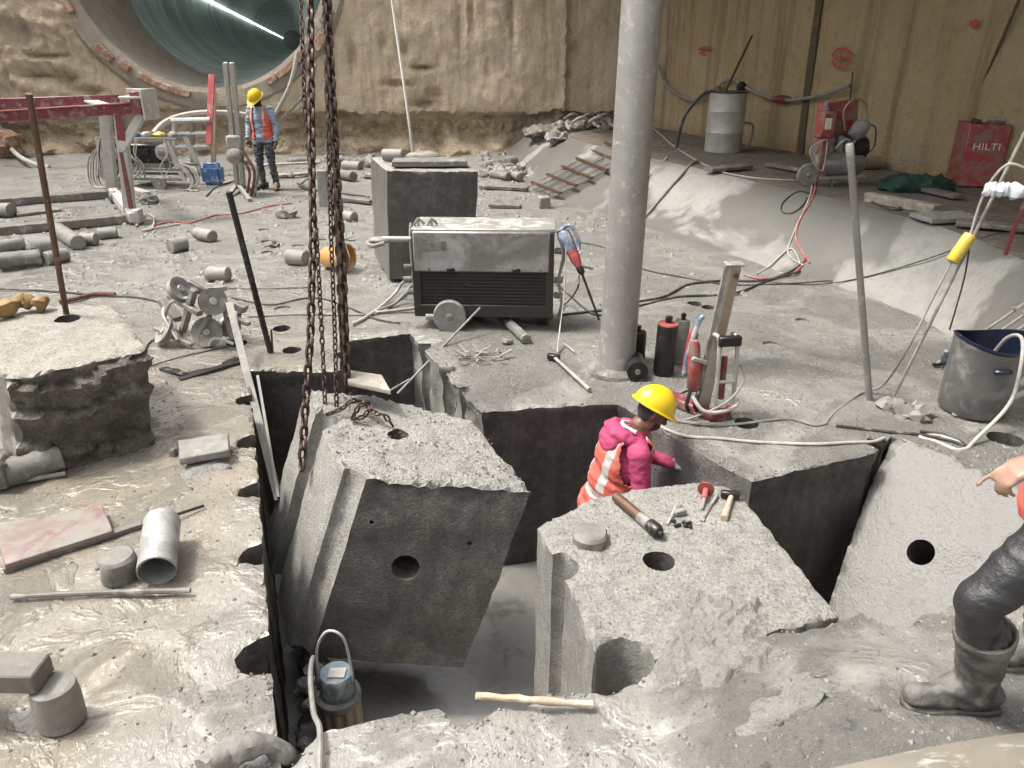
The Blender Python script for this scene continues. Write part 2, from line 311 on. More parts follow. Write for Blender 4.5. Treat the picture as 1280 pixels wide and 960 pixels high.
        return s.add(vs, fs)
    def prism(s, poly, z0, z1):
        n = len(poly); vs = [(x, y, z0) for x, y in poly] + [(x, y, z1) for x, y in poly]
        return s.add(vs, [(i, (i + 1) % n, n + (i + 1) % n, n + i) for i in range(n)] + [tuple(range(n))[::-1], tuple(range(n, 2 * n))])
    def build(s, name, m, parent=None, smooth=True, bevel=0., jit=0., jscale=8., sub=0, loc=None, bseg=1, ang=40):
        org = ORG.get(parent, Vector()) if parent is not None else Vector(loc or (0, 0, 0))
        me = bpy.data.meshes.new(name)
        me.from_pydata([q - org for q in s.v], [], s.f)
        mats = m if isinstance(m, (list, tuple)) else [m]
        for q in mats: me.materials.append(M[q] if isinstance(q, str) else q)
        if len(mats) > 1: me.polygons.foreach_set('material_index', s.mi)
        bm = bmesh.new(); bm.from_mesh(me); bmesh.ops.recalc_face_normals(bm, faces=bm.faces)
        if bevel: bmesh.ops.bevel(bm, geom=[e for e in bm.edges if len(e.link_faces) == 2 and e.calc_face_angle(0) > .6], offset=bevel, segments=bseg, affect='EDGES', clamp_overlap=True)
        if sub: bmesh.ops.subdivide_edges(bm, edges=bm.edges, cuts=sub, use_grid_fill=True)
        if jit:
            bm.normal_update()
            for q in bm.verts:
                p = (q.co + org) * jscale; q.co += q.normal * jit * (noise.noise(p) + .5 * noise.noise(p * 2.7))
        bm.to_mesh(me); bm.free()
        if smooth:
            me.polygons.foreach_set('use_smooth', [True] * len(me.polygons)); me.set_sharp_from_angle(angle=R(ang))
        o = bpy.data.objects.new(name, me); C.objects.link(o); o.parent = parent
        if parent is None: o.location = org
        ORG[o] = org
        return o
def raw(name, vs, fs, mats, parent=None, smooth=True, mi=None, loc=(0, 0, 0), ang=40):
    org = ORG.get(parent, Vector()) if parent is not None else Vector(loc)
    me = bpy.data.meshes.new(name); me.from_pydata([tuple(Vector(q) - org) for q in vs], [], fs)
    for q in (mats if isinstance(mats, (list, tuple)) else [mats]): me.materials.append(M[q] if isinstance(q, str) else q)
    if mi is not None: me.polygons.foreach_set('material_index', mi)
    if smooth: me.polygons.foreach_set('use_smooth', [True] * len(fs)); me.set_sharp_from_angle(angle=R(ang))
    o = bpy.data.objects.new(name, me); C.objects.link(o); o.parent = parent
    if parent is None: o.location = org
    ORG[o] = org
    return o
def tag(o, label, cat, group=None):
    o['label'] = label; o['category'] = cat
    if group: o['group'] = group
    return o
def thing(name, label, cat, loc, group=None):
    o = bpy.data.objects.new(name, None); o.empty_display_size = .1; C.objects.link(o); o.location = loc; ORG[o] = Vector(loc)
    return tag(o, label, cat, group)
def struct(o, kind='structure'): o['kind'] = kind; return o
def spline(pts, k=6, closed=False):
    pts = [Vector(q) for q in pts]; n = len(pts); out = []
    for i in range(n if closed else n - 1):
        g = (lambda j: pts[j % n]) if closed else (lambda j: pts[min(max(j, 0), n - 1)])
        a, b, c, d = g(i - 1), g(i), g(i + 1), g(i + 2)
        for j in range(k):
            t = j / k
            out.append(.5 * (2 * b + (c - a) * t + (2 * a - 5 * b + 4 * c - d) * t * t + (3 * b - a - 3 * c + d) * t ** 3))
    if not closed: out.append(pts[-1])
    return out
def rz(p, a): return Matrix.Translation(Vector(p)) @ Matrix.Rotation(a, 4, 'Z')
def resample(poly, step, closed=True):
    out = []; n = len(poly)
    for i in range(n if closed else n - 1):
        a, b = Vector(poly[i]), Vector(poly[(i + 1) % n]); k = max(1, int(math.ceil((b - a).length / step)))
        out += [a.lerp(b, j / k) for j in range(k)]
    if not closed: out.append(Vector(poly[-1]))
    return out
def inside(pts, poly):
    x, y = pts[:, 0], pts[:, 1]; r = np.zeros(len(pts), bool); n = len(poly)
    for i in range(n):
        x1, y1 = poly[i][0], poly[i][1]; x2, y2 = poly[(i + 1) % n][0], poly[(i + 1) % n][1]
        if y1 == y2: continue
        c = (y1 > y) != (y2 > y); r ^= c & (x < (x2 - x1) * (y - y1) / (y2 - y1) + x1)
    return r
def fbm(x, y, z, o=3):
    s = 0; a = 1.
    for i in range(o): s += a * noise.noise((x, y, z)); x *= 2.1; y *= 2.1; z *= 2.1; a *= .5
    return s
def cdt(loops, pts, outer=None, holes=()):
    """triangulate points with loops as constraints; keep inside outer, drop inside holes"""
    vs = [Vector((q[0], q[1])) for q in pts]; es = []
    for lp in loops:
        o = len(vs); vs += [Vector((q[0], q[1])) for q in lp]; es += [(o + i, o + (i + 1) % len(lp)) for i in range(len(lp))]
    r = delaunay_2d_cdt(vs, es, [], 0, 1e-5, False); V = np.array([(q[0], q[1]) for q in r[0]]); T = np.array([tuple(f) for f in r[2]])
    cen = V[T].mean(1); keep = np.ones(len(T), bool)
    if outer is not None: keep &= inside(cen, outer)
    for h in holes: keep &= ~inside(cen, h)
    return V, T[keep]
def circ(x, y, r, n=18): return [(x + r * math.cos(2 * math.pi * i / n), y + r * math.sin(2 * math.pi * i / n)) for i in range(n)]
def bite(a, b, t, r, side, n=9, flat=1.):
    """arc of a drilled hole biting into the edge a-b at parameter t"""
    a = Vector(a); b = Vector(b); d = (b - a).normalized(); nn = Vector((-d.y, d.x)) * side; c = a.lerp(b, t)
    return [c - d * r * math.cos(math.pi * i / n) + nn * r * flat * math.sin(math.pi * i / n) for i in range(n + 1)]

# ------------------------------------------------------------------ ground, pit
HOLE = .083
def sst(a, b, x):
    t = min(1, max(0, (x - a) / (b - a))); return t * t * (3 - 2 * t)
def gz(x, y):
    far = sst(5, 9, y)
    z = .018 * noise.noise((x * .6, y * .6, 3)) + .012 * noise.noise((x * 2.3, y * 2.3, 1)) + .007 * noise.noise((x * 7, y * 7, 5)) + .004 * noise.noise((x * 19, y * 19, 2))
    rough = sst(-.3, .8, x) * (1 - sst(2.6, 3.4, y))
    z += rough * (.022 * noise.noise((x * 4.2, y * 4.2, 9)) + .012 * noise.noise((x * 11, y * 11, 8)))
    z += .30 * sst(2.85, 2.15, y) * sst(.5, 1.35, x) + .35 * sst(1.7, .9, y) * sst(-.2, 1., x)
    z += (1 - far) * (.005 * (.5 - 2.2 * abs(noise.noise((x * 1.5, y * 1.5, 12)))) + .006 * (.5 - 2.2 * abs(noise.noise((x * 4.6, y * 3.2, 15)))))
    z += .03 * far * noise.noise((x * .9, y * .9, 6))
    if y > 14: z += .10 * sst(15.5, 19, y) * (.6 + noise.noise((x * .8, y * .8, 2)))
    return z
PIT_PX = [((312, 462), 'c'), ((345, 925), 'c'), ((352, 962), 'c'), ((366, 948), 's'), ((400, 912), 's'), ((440, 901), 's'), ((500, 886), 's'), ((546, 883), 'c'), ((566, 904), 'c'),
          ((600, 900), 's'), ((625, 885), 's'), ((660, 877), 's'), ((700, 868), 's'), ((760, 867), 's'), ((800, 852), 's'), ((825, 832), 'c'), ((940, 802), 'c'), ((1052, 776), 'c'),
          ((1078, 766), 's'), ((1110, 778), 's'), ((1135, 779), 's'), ((1152, 765), 's'), ((1200, 754), 's'), ((1232, 744), 's'), ((1300, 712), 's'), ((1335, 660), 'c'), ((1304, 628), 'c'),
          ((1200, 581), 'c'), ((1114, 546), 'c'), ((1092, 567), 'c'), ((940, 603), 'w'), ((880, 570), 'w'), ((845, 548), 'w'), ((815, 528), 'c'), ((772, 503), 'c'), ((700, 506), 'c'),
          ((602, 513), 's'), ((566, 477), 's'), ((540, 447), 's'), ((513, 416), 'c'), ((480, 420), 'c'), ((432, 425), 'c'), ((430, 458), 'c'), ((420, 462), 'c')]
def g2(q): v = G(*q); return Vector((v.x, v.y))
def edge_t(a, b, px, py):
    a, b, p = g2(a), g2(b), g2((px, py)); return (p - a).dot(b - a) / (b - a).length_squared
BITES = {0: [(499, 1.), (551, 1.), (612, 1.), (690, 1.05), (815, 1.25)], 28: [(556, .9)], 36: [(486, .7)], 37: [(462, .95)], 38: [(432, .8)], 41: [(441, .9)]}
pit, pmat = [], []
for i, (q, k) in enumerate(PIT_PX):
    nx = PIT_PX[(i + 1) % len(PIT_PX)][0]; a, b = g2(q), g2(nx); cur = [a]
    for by, sc_ in BITES.get(i, []):
        bx = q[0] + (nx[0] - q[0]) * (by - q[1]) / (nx[1] - q[1]); cur += bite(a, b, edge_t(q, nx, bx, by), HOLE * sc_ * 1.15, -1, 9, 1.25)
    cur.append(b); cur = resample(cur, .045, False)[:-1]
    pit += cur; pmat += [k] * len(cur)
for i, q in enumerate(pit):
    amp = .02 if pmat[i] == 's' else .011
    q += Vector((noise.noise((q.x * 9, q.y * 9, 0)), noise.noise((q.x * 9, q.y * 9, 7)))) * amp + Vector((noise.noise((q.x * 31, q.y * 31, 0)), noise.noise((q.x * 31, q.y * 31, 7)))) * amp * .5
deep = [(365, 437, 1.), (352, 411, 1.), (933, 530, 1.), (1256, 549, 1.35), (868, 380, .9), (885, 384, .8), (296, 429, 1.1), (325, 497, .01)]
deep = [d for d in deep if d[2] > .1]
shal = [(965, 430, 1.), (918, 369, 1.), (353, 385, 1.), (334, 315, 1.), (334, 301, 1.), (372, 306, 1.), (330, 288, 1.), (401, 299, 1.), (1003, 401, .8)]
holes = []
for px, py, s_ in deep + shal:
    v = G(px, py); holes.append(circ(v.x, v.y, HOLE * s_, 20))
rs = np.random.RandomState(3)
def grid(x0, x1, y0, y1, d):
    xs, ys = np.meshgrid(np.arange(x0, x1, d), np.arange(y0, y1, d)); p = np.stack([xs.ravel(), ys.ravel()], 1); return p + rs.uniform(-.3 * d, .3 * d, p.shape)
gp = np.concatenate([grid(-3.6, 4.3, 1.3, 6.2, .042), grid(-6, 4.6, 6.2, 10, .08), grid(-15.5, -6, 1, 10, .25), grid(-6, -3.6, 1, 6.2, .12), grid(-15.5, 4.6, 10, 20, .13), grid(-15.5, 6, -6.5, 1.3, .35)])
pitl = [(q.x, q.y) for q in pit]
gp = gp[~inside(gp, pitl)]
for h in holes: gp = gp[~inside(gp, [((a - h[0][0] + HOLE) * 1.0 + h[0][0] - HOLE, b) for a, b in h])]
V, T = cdt([pitl] + holes, gp, None, [pitl] + holes)
ez = {}
def edge_drop(x, y): return -.012 - .012 * noise.noise((x * 14, y * 14, 4)) - .01 * noise.noise((x * 40, y * 40, 4))
pset = {(round(x, 4), round(y, 4)) for x, y in pitl}
gv = []
for x, y in V:
    z = gz(x, y)
    if (round(x, 4), round(y, 4)) in pset: z += edge_drop(x, y)
    gv.append((x, y, z))
ground = struct(raw('ground', gv, [tuple(map(int, f)) for f in T], 'ground'))
# pit walls
rows = [0, -.025, -.06, -.12, -.2, -.3, -.42, -.55, -.7, -.85, -1., -1.15, -1.3, -1.45, -1.6]
n = len(pitl); wv = []; nrm = []
for i in range(n):
    d = pit[(i + 1) % n] - pit[i - 1]; d = d.normalized() if d.length > 0 else Vector((1, 0)); nrm.append(Vector((-d.y, d.x)))
for k, dz in enumerate(rows):
    for i in range(n):
        x, y = pitl[i]; z0 = gz(x, y) + edge_drop(x, y)
        o = 0 if k == 0 else (.012 * noise.noise((x * 4, y * 4, dz * 4)) + .007 * noise.noise((x * 15, y * 15, dz * 15))) * (2.2 if pmat[i] == 's' else 1) - (.02 if k > 2 else .0)
        if pmat[i] == 's' and k: o += .05 * (noise.noise((x * 5, y * 5, dz * 6 + 9))) - .02
        wv.append((x + nrm[i].x * o, y + nrm[i].y * o, (z0 if k == 0 else min(z0 - .004 * k, dz + z0 * .5))))
wf = [(k * n + i, (k + 1) * n + i, (k + 1) * n + (i + 1) % n, k * n + (i + 1) % n) for k in range(len(rows) - 1) for i in range(n)]
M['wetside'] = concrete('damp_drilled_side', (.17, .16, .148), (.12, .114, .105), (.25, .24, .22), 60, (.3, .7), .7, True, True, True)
wm = [{'c': 0, 's': 1, 'w': 2}[pmat[i]] for k in range(len(rows) - 1) for i in range(n)]
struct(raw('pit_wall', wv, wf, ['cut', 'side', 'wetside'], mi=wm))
b = MB(); b.add([(-3, 1.5, -1.42), (4.2, 1.5, -1.42), (4.2, 7.2, -1.42), (-3, 7.2, -1.42)], [(0, 1, 2, 3)]); struct(b.build('water', 'water'))
for j, (px, py, s_) in enumerate(deep + shal):
    dd = .5 if j < len(deep) else .018; v = G(px, py); ring = circ(v.x, v.y, HOLE * s_, 20); b = MB()
    vs = [(x, y, gz(x, y)) for x, y in ring] + [(x, y, gz(v.x, v.y) - dd) for x, y in ring]
    b.add(vs, [(i, (i + 1) % 20, 20 + (i + 1) % 20, 20 + i) for i in range(20)] + [tuple(range(20, 40))])
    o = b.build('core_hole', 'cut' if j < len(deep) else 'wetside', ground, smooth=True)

# ------------------------------------------------------------------ slope, ledge, shaft walls, added shade deck
LH = .7
base = [(-.2, 19.4), (.2, 17), (.3, 14.8), (1.5, 12.2), (2.33, 10.6), (3.1, 9.07), (3.67, 8.1), (4., 7.15), (4., 6.3), (3.8, 5.), (3.75, 3.5), (3.8, 1), (4, -5.9)]
topl = [(.6, 19.4), (1.2, 17), (1.5, 15.8), (2.03, 14.4), (2.74, 12.9), (3.44, 11.2), (4.09, 9.7), (4.56, 8.1), (4.6, 6.6), (4.5, 5), (4.5, 3.5), (4.6, 1), (4.8, -5.9)]
def wallx(y): return 3.2 + (19.5 - y) * .3735
bs = spline([(x, y, 0) for x, y in base], 14); ts = spline([(x, y, LH) for x, y in topl], 14)
nr = 14; vs = []; lv = []
for a, c in zip(bs, ts):
    for k in range(nr + 1):
        u = k / nr; p = a.lerp(c, u); prof = u ** .85 if u < .9 else u
        z = gz(p.x, p.y) * (1 - u) - .03 + (LH + .03) * (sst(-.12, 1.05, u) if a.y < 13 else u)
        z += .025 * noise.noise((p.x * 1.7, p.y * 1.7, 4)) * math.sin(math.pi * u) + (.012 * noise.noise((p.x * 6, p.y * 6, 4)))
        vs.append((p.x, p.y, z))
m_ = nr + 1
struct(raw('cement_slope', vs, [(i * m_ + k, (i + 1) * m_ + k, (i + 1) * m_ + k + 1, i * m_ + k + 1) for i in range(len(bs) - 1) for k in range(nr)], 'apron'))
nl = 16; lv = []
def lz(x, y): return LH + .015 * noise.noise((x * 2.5, y * 2.5, 4)) + .01 * noise.noise((x * 9, y * 9, 4))
for i, c in enumerate(ts):
    e = Vector((wallx(c.y) + .3, c.y, LH))
    for k in range(nl + 1):
        p = c.lerp(e, k / nl); z = lz(p.x, p.y)
        if k == 0: z = vs[i * m_ + nr][2]
        lv.append((p.x, p.y, z))
m2 = nl + 1
struct(raw('ledge', lv, [(i * m2 + k, (i + 1) * m2 + k, (i + 1) * m2 + k + 1, i * m2 + k + 1) for i in range(len(ts) - 1) for k in range(nl)], 'ledge'))

from mathutils.bvhtree import BVHTree
_bv = [Vector(q) for q in gv] + [Vector(q) for q in vs] + [Vector(q) for q in lv]; _n1, _n2 = len(gv), len(gv) + len(vs)
_bf = [tuple(map(int, f)) for f in T] + [(_n1 + i * m_ + k, _n1 + (i + 1) * m_ + k, _n1 + (i + 1) * m_ + k + 1, _n1 + i * m_ + k + 1) for i in range(len(bs) - 1) for k in range(nr)] + [(_n2 + i * m2 + k, _n2 + (i + 1) * m2 + k, _n2 + (i + 1) * m2 + k + 1, _n2 + i * m2 + k + 1) for i in range(len(ts) - 1) for k in range(nl)]
BVH = BVHTree.FromPolygons(_bv, _bf)
def S(px, py, off=.012):
    """point on the floor, slope or ledge under a pixel"""
    o = Vector((0, 0, CAM_H)); d = (Z(px, py, 1.) - o).normalized(); h, nn, _, _ = BVH.ray_cast(o, d)
    if h is None: return G(px, py, off)
    return h + Vector((0, 0, off))
WY, WH = 19.5, 9.
TC = Vector((-7.1, WY, 4.5)); TR = 2.95
crev = [(P(px, py, WY), sx, sz, d) for px, py, sx, sz, d in [(528, 85, .25, .05, .25), (505, 62, .12, .15, .25), (500, 105, .35, .05, .22), (530, 130, .3, .08, .3), (542, 118, .15, .12, .25), (547, 170, .12, .35, .3), (478, 55, .1, .18, .2), (575, 30, .08, .5, .12), (590, 20, .06, .4, .12), (640, 15, .05, .6, .1), (720, 60, .12, .12, .12), (712, 93, .08, .08, .15), (440, 70, .1, .3, .2), (60, 70, .5, .06, .25), (80, 100, .3, .1, .25), (30, 40, .15, .25, .2), (110, 115, .3, .1, .3), (45, 95, .4, .05, .2)]]
def wall_off(x, z):
    o = .08 * fbm(x * .5, z * .5, 1, 2) + .045 * fbm(x * 1.9, z * 1.3, 5, 4) + .022 * fbm(x * 8, z * 6, 2, 2)
    lf = sst(-8.6, -10.5, x)
    o += lf * (.16 * fbm(x * 1.1 + z * .6, z * 1.4, 7, 3) + .06 * noise.noise((x * 6, z * 6, 7)))
    line = .98 + .1 * noise.noise((x * 1.3, 0, 4)) + .04 * noise.noise((x * 6, 0, 4)) + .12 * sst(-5, -9, x)
    lo = sst(line + .03, line - .05, z)
    o -= lo * (.24 + .24 * fbm(x * 1.7, z * 2.6, 3, 4)); o += sst(.5, 0, z) * .35
    if x > -4.6: o += lo * .11 * max(0, math.cos((x % .23) / .23 * 2 * math.pi)) * math.exp(-((z - line + .28) / .09) ** 2)
    for c, sx, sz, d in crev:
        e = ((x - c.x) / sx) ** 2 + ((z - c.z) / sz) ** 2
        if e < 6: o -= d * math.exp(-e)
    o -= .12 * sst(1.25, 1.35, x) * sst(3.3, 3.2, x)
    return o
wp = np.concatenate([grid(-15, 3.4, -.2, 4.6, .065), grid(-15, 3.4, 4.6, WH, .35)])
tl = circ(TC.x, TC.z, TR + .25, 72); ol = resample([Vector((-15.1, -.3)), Vector((3.5, -.3)), Vector((3.5, WH)), Vector((-15.1, WH))], .3); ol = [(q.x, q.y) for q in ol]
wp = wp[~inside(wp, tl)]
V, T = cdt([ol, tl], wp, ol, [tl])
o = raw('rear_shaft_wall', [(x, WY - wall_off(x, z), z) for x, z in V], [tuple(map(int, f)) for f in T], 'wall')
tag(o, 'rough ochre excavated rear wall around the tunnel mouth', 'wall')
# right wall with its dark joint
jy = [14.4, 8.3]
us = np.concatenate([np.arange(0, 26, .16)]); zs = np.arange(.4, 6.2, .16).tolist() + [7, 8, WH]
wd = Vector((.3735, -1, 0)).normalized(); wn = Vector((-1, -.3735, 0)).normalized()
rv = []
for u in us:
    for z in zs:
        p = Vector((3.2, 19.5, 0)) + wd * float(u); o_ = .03 * fbm(u * .5, z * .5, 2, 2) + .014 * fbm(u * 2.5, z * 2.5, 3, 3)
        rv.append((p.x + wn.x * o_, p.y + wn.y * o_, z))
k_ = len(zs); rw = thing('side_shaft_wall', 'stained ochre side wall with dark vertical joint above the ledge', 'wall', (6.3, 11.2, LH))
raw('wall_face', rv, [(i * k_ + j, (i + 1) * k_ + j, (i + 1) * k_ + j + 1, i * k_ + j + 1) for i in range(len(us) - 1) for j in range(k_ - 1)], 'wallr', rw)
def on_wall(px, py, off=.06):
    """point of the side wall under a pixel"""
    d = Z(px, py, 1.) - Vector((0, 0, CAM_H)); q0 = Vector((3.2, 19.5, 0)) + wn * off; t = wn.dot(q0 - Vector((0, 0, CAM_H))) / wn.dot(d); return Vector((0, 0, CAM_H)) + d * t
b = MB(); a_, c_ = on_wall(1000, 200, .0), on_wall(1031, -60, .0); b.bar(a_ + Vector((0, 0, -.2)), c_ + Vector((0, 0, 2)), .16, .09, wd.cross(Vector((0, 0, 1)))); b.build('joint_strip', 'joint', rw, bevel=.01, jit=.012, sub=8)
def wall_stroke(pts, wdt, nm, m):
    b = MB(); pp = spline([on_wall(x, y, .07) for x, y in pts], 5)
    for q0, q1 in zip(pp[:-1], pp[1:]): b.bar(q0, q1 + (q1 - q0) * .15, wdt, .006, wn)
    return b.build(nm, m, rw)
wall_stroke([(1040, 70), (1046, 62), (1056, 61), (1062, 68), (1061, 78), (1053, 85), (1044, 83), (1040, 76)], .035, 'paint_mark', 'redpaint')
wall_stroke([(1042, 73), (1050, 72), (1060, 73)], .03, 'paint_mark', 'redpaint'); wall_stroke([(1052, 64), (1051, 74), (1050, 83)], .03, 'paint_mark', 'redpaint')
wall_stroke([(1214, 33), (1217, 30), (1221, 31)], .12, 'paint_mark', 'redpaint'); wall_stroke([(873, 62), (880, 60), (886, 62)], .05, 'paint_mark', 'redpaint'); wall_stroke([(874, 66), (881, 67)], .04, 'paint_mark', 'redpaint')
# walls the camera does not look at close the shaft
def slab(name, c, d, m, kind='structure'): return struct(MB().box(c, d).build(name, m, bevel=.02))
slab('wall_left', (-15.3, 6.7, 3.3), (.5, 26, 7.4), 'deck'); slab('wall_behind', (-1, -6.2, 1.3), (29, .5, 3.4), 'deck')
# unseen deck added overhead, outlined to shade the ledge and side wall
b = MB(); b.prism([(-1., 19.4), (wallx(19.4) + .2, 19.4), (wallx(3) + .2, 3.), (2.1, 3.), (1.8, 7.2), (1.1, 10), (-.3, 14)], 5.6, 6.1); struct(b.build('shade_deck', 'deck', bevel=.02))

# ------------------------------------------------------------------ tunnel
ax = Vector((-.2527, 1, 0)).normalized(); sx_ = Vector((1, .2527, 0)).normalized()
tun = thing('tunnel', 'large round bored tunnel opening with greenish concrete ring lining', 'tunnel', TC - Vector((0, 0, TR)))
NS = 56
def ringpts(c, r, xv): return [c + xv * (r * math.cos(2 * math.pi * i / NS)) + Vector((0, 0, r * math.sin(2 * math.pi * i / NS))) for i in range(NS)]
s0 = 1.1; far_end = 1.1
for k in range(62):
    L_ = 1.5 if k < 26 else 6.; s0 = far_end; far_end = s0 + L_; vs = []
    for s_, r_ in ((s0, TR + .12), (s0 + .04, TR - .03), (s0 + L_ * .5, TR - .05), (s0 + L_ - .08, TR - .03), (s0 + L_ - .03, TR + .12), (s0 + L_, TR + .3), (s0, TR + .3)): vs += ringpts(TC + ax * s_, r_, sx_)
    raw('lining_ring', vs, [(j * NS + i, j * NS + (i + 1) % NS, (j + 1) % 7 * NS + (i + 1) % NS, (j + 1) % 7 * NS + i) for j in range(7) for i in range(NS)], 'lining', tun)
b = MB(); b.cyl(TC + ax * far_end, TC + ax * (far_end + .2), TR + .3, n=32); b.build('tunnel_end', 'lining', tun)
an = R(171); lp = sx_ * (TR - .16) * math.cos(an) + Vector((0, 0, (TR - .16) * math.sin(an)))
b = MB(); b.bar(TC + ax * 6 + lp, TC + ax * (far_end - 1) + lp, .035, .035); b.build('light_strip', 'lamp', tun)
vs = []
for r_, yo in ((TR - .0, 2.6), (TR + .0, .9), (TR + .0, -.02), (TR + .1, -.1), (TR + .42, -.1), (TR + .55, .02), (TR + .6, .4)):
    vs += [TC + Vector((r_ * math.cos(2 * math.pi * i / 96) * (1 + .012 * noise.noise((i * .5, r_ * 3, 0))), yo + .03 * noise.noise((i * .7, r_ * 5, 3)), r_ * math.sin(2 * math.pi * i / 96) * (1 + .012 * noise.noise((i * .4, r_, 6))))) for i in range(96)]
col_ = raw('portal_collar', vs, [(j * 96 + i, j * 96 + (i + 1) % 96, (j + 1) * 96 + (i + 1) % 96, (j + 1) * 96 + i) for j in range(6) for i in range(96)], 'collar', tun)
for a_, r_, w_, h_ in [(-168, 3.15, .4, .2), (-158, 3.18, .3, .18), (-137, 3.2, .42, .2), (-128, 3.12, .25, .16), (-118, 3.1, .42, .14), (-112.5, 3.1, .36, .14), (-107, 3.1, .36, .14), (-102, 3.11, .3, .13), (-62, 3.12, .28, .14), (-56, 3.13, .34, .14), (-51, 3.12, .3, .13), (-46, 3.14, .34, .14), (-36, 3.3, .4, .2), (-26, 3.2, .36, .2)]:
    q = R(a_); c = TC + Vector((math.cos(q) * r_, -.12, math.sin(q) * r_)); b = MB(); b.box(c, (w_, .16, h_), Matrix.Rotation(-(q + math.pi / 2), 3, 'Y')); b.build('brick', 'brick', tun, bevel=.012, jit=.008)

# ------------------------------------------------------------------ concrete blocks
def block(name, label, outline, top3, wvec, mats=('top', 'side', 'cut'), sidemat=None, holes=(), step=.05, rough=.012, sidehole=(), rowsn=14, cat='block', chip=.02, sideamp=.012, parent=None, spall=0.):
    """outline: (u,v) points; top3: (origin, u axis, v axis); wvec: edge from top to underside"""
    O, U, Vv = top3; W = Vector(wvec); pl = resample([Vector(q) for q in outline], step)
    side_id = []; src = [Vector(q) for q in outline]
    def src_edge(p):
        best = 0; bd = 1e9
        for i in range(len(src)):
            a, c = src[i], src[(i + 1) % len(src)]; t = max(0, min(1, (p - a).dot(c - a) / max(1e-9, (c - a).length_squared))); d = (a.lerp(c, t) - p).length
            if d < bd: bd = d; best = i
        return best
    n = len(pl)
    for i in range(n): side_id.append(src_edge((pl[i] + pl[(i + 1) % n]) / 2))
    pl = [q + Vector((noise.noise((q.x * 11, q.y * 11, 1)), noise.noise((q.x * 11, q.y * 11, 8)))) * .008 for q in pl]
    pl = [(q.x, q.y) for q in pl]
    xs = [q[0] for q in pl]; ys = [q[1] for q in pl]; pts = grid(min(xs), max(xs), min(ys), max(ys), step); pts = pts[inside(pts, pl)]
    hl = [circ(x, y, r, 18) for x, y, r in holes]
    for (x, y, r) in holes: pts = pts[((pts[:, 0] - x) ** 2 + (pts[:, 1] - y) ** 2) > (r * 1.12) ** 2]
    Vt, Tt = cdt([pl] + hl, pts, pl, hl)
    up = U.cross(Vv).normalized(); up = up if up.z > 0 else -up
    idx = {(round(x, 4), round(y, 4)): i for i, (x, y) in enumerate(pl)}
    drop = [chip * (.5 + .5 * noise.noise((x * 13, y * 13, 3)) + .5 * noise.noise((x * 37, y * 37, 3))) for x, y in pl]
    vs = []; bi = {}
    for i, (x, y) in enumerate(Vt):
        p = O + U * float(x) + Vv * float(y); k = idx.get((round(x, 4), round(y, 4)))
        w_ = p + up * (rough * (noise.noise(p * 5) + .6 * noise.noise(p * 16) + .35 * noise.noise(p * 40)))
        if k is not None: w_ = w_ - up * drop[k]; bi[k] = i
        vs.append(w_)
    fs = [tuple(map(int, f)) for f in Tt]; mi = [0] * len(fs)
    prev = [bi[k] for k in range(n)]; cen = Vector((sum(xs) / n, sum(ys) / n)); L = W.length
    nm = []
    for i in range(n):
        a = O + U * pl[i - 1][0] + Vv * pl[i - 1][1]; c = O + U * pl[(i + 1) % n][0] + Vv * pl[(i + 1) % n][1]; q = (c - a).cross(W)
        q = q.normalized() if q.length > 1e-9 else up; nm.append(q)
    mid = O + U * cen.x + Vv * cen.y
    if sum(1 if nm[i].dot((O + U * pl[i][0] + Vv * pl[i][1]) - mid) > 0 else -1 for i in range(n)) < 0: nm = [-q for q in nm]
    for k in range(1, rowsn + 1):
        u = (k / rowsn) ** 1.2; cur = []
        for i in range(n):
            p0 = O + U * pl[i][0] + Vv * pl[i][1]; p = p0 + W * u
            sa = sideamp.get(side_id[i], .01) if isinstance(sideamp, dict) else sideamp
            if sa > .03: p = p + nm[i] * (.07 * min(1, k / 3) * ((p.z * 4.3 + .7 * noise.noise(p * 2.2) + p.x * .25) % 1 - .12))
            p = p + nm[i] * (sa * (noise.noise(p * 3.1) + .6 * noise.noise(p * 9) + .3 * noise.noise(p * 24)))
            if spall and u < .2 and side_id[i] == 0 and side_id[i - 1] == 0 and side_id[i - 2] == 0 and side_id[(i + 2) % n] == 0: p = p - nm[i] * abs(spall * (noise.noise(p * 7) + .7 * noise.noise(p * 17))) * (1 - u / .2)
            cur.append(len(vs)); vs.append(p)
        for i in range(n):
            fs.append((prev[i], cur[i], cur[(i + 1) % n], prev[(i + 1) % n])); mi.append((sidemat or {}).get(side_id[i], 1))
        prev = cur
    fs.append(tuple(prev)); mi.append(1)
    # drilled holes in the top
    for (x, y, r), lp in zip(holes, hl):
        look = {(round(a, 4), round(c, 4)): i for i, (a, c) in enumerate(Vt)}
        t0 = [look[(round(a, 4), round(c, 4))] for a, c in lp]; o_ = len(vs); wn_ = W.normalized() * min(.5, L * .7)
        vs += [O + U * a + Vv * c + wn_ for a, c in lp]; m_ = len(lp)
        fs += [(t0[i], t0[(i + 1) % m_], o_ + (i + 1) % m_, o_ + i) for i in range(m_)] + [tuple(range(o_, o_ + m_))]; mi += [2] * (m_ + 1)
    loc = O + U * cen.x + Vv * cen.y + W
    ob = raw(name, vs, fs, list(mats), parent, True, mi, loc, 50)
    bm = bmesh.new(); bm.from_mesh(ob.data); bmesh.ops.recalc_face_normals(bm, faces=bm.faces); bm.to_mesh(ob.data); bm.free()
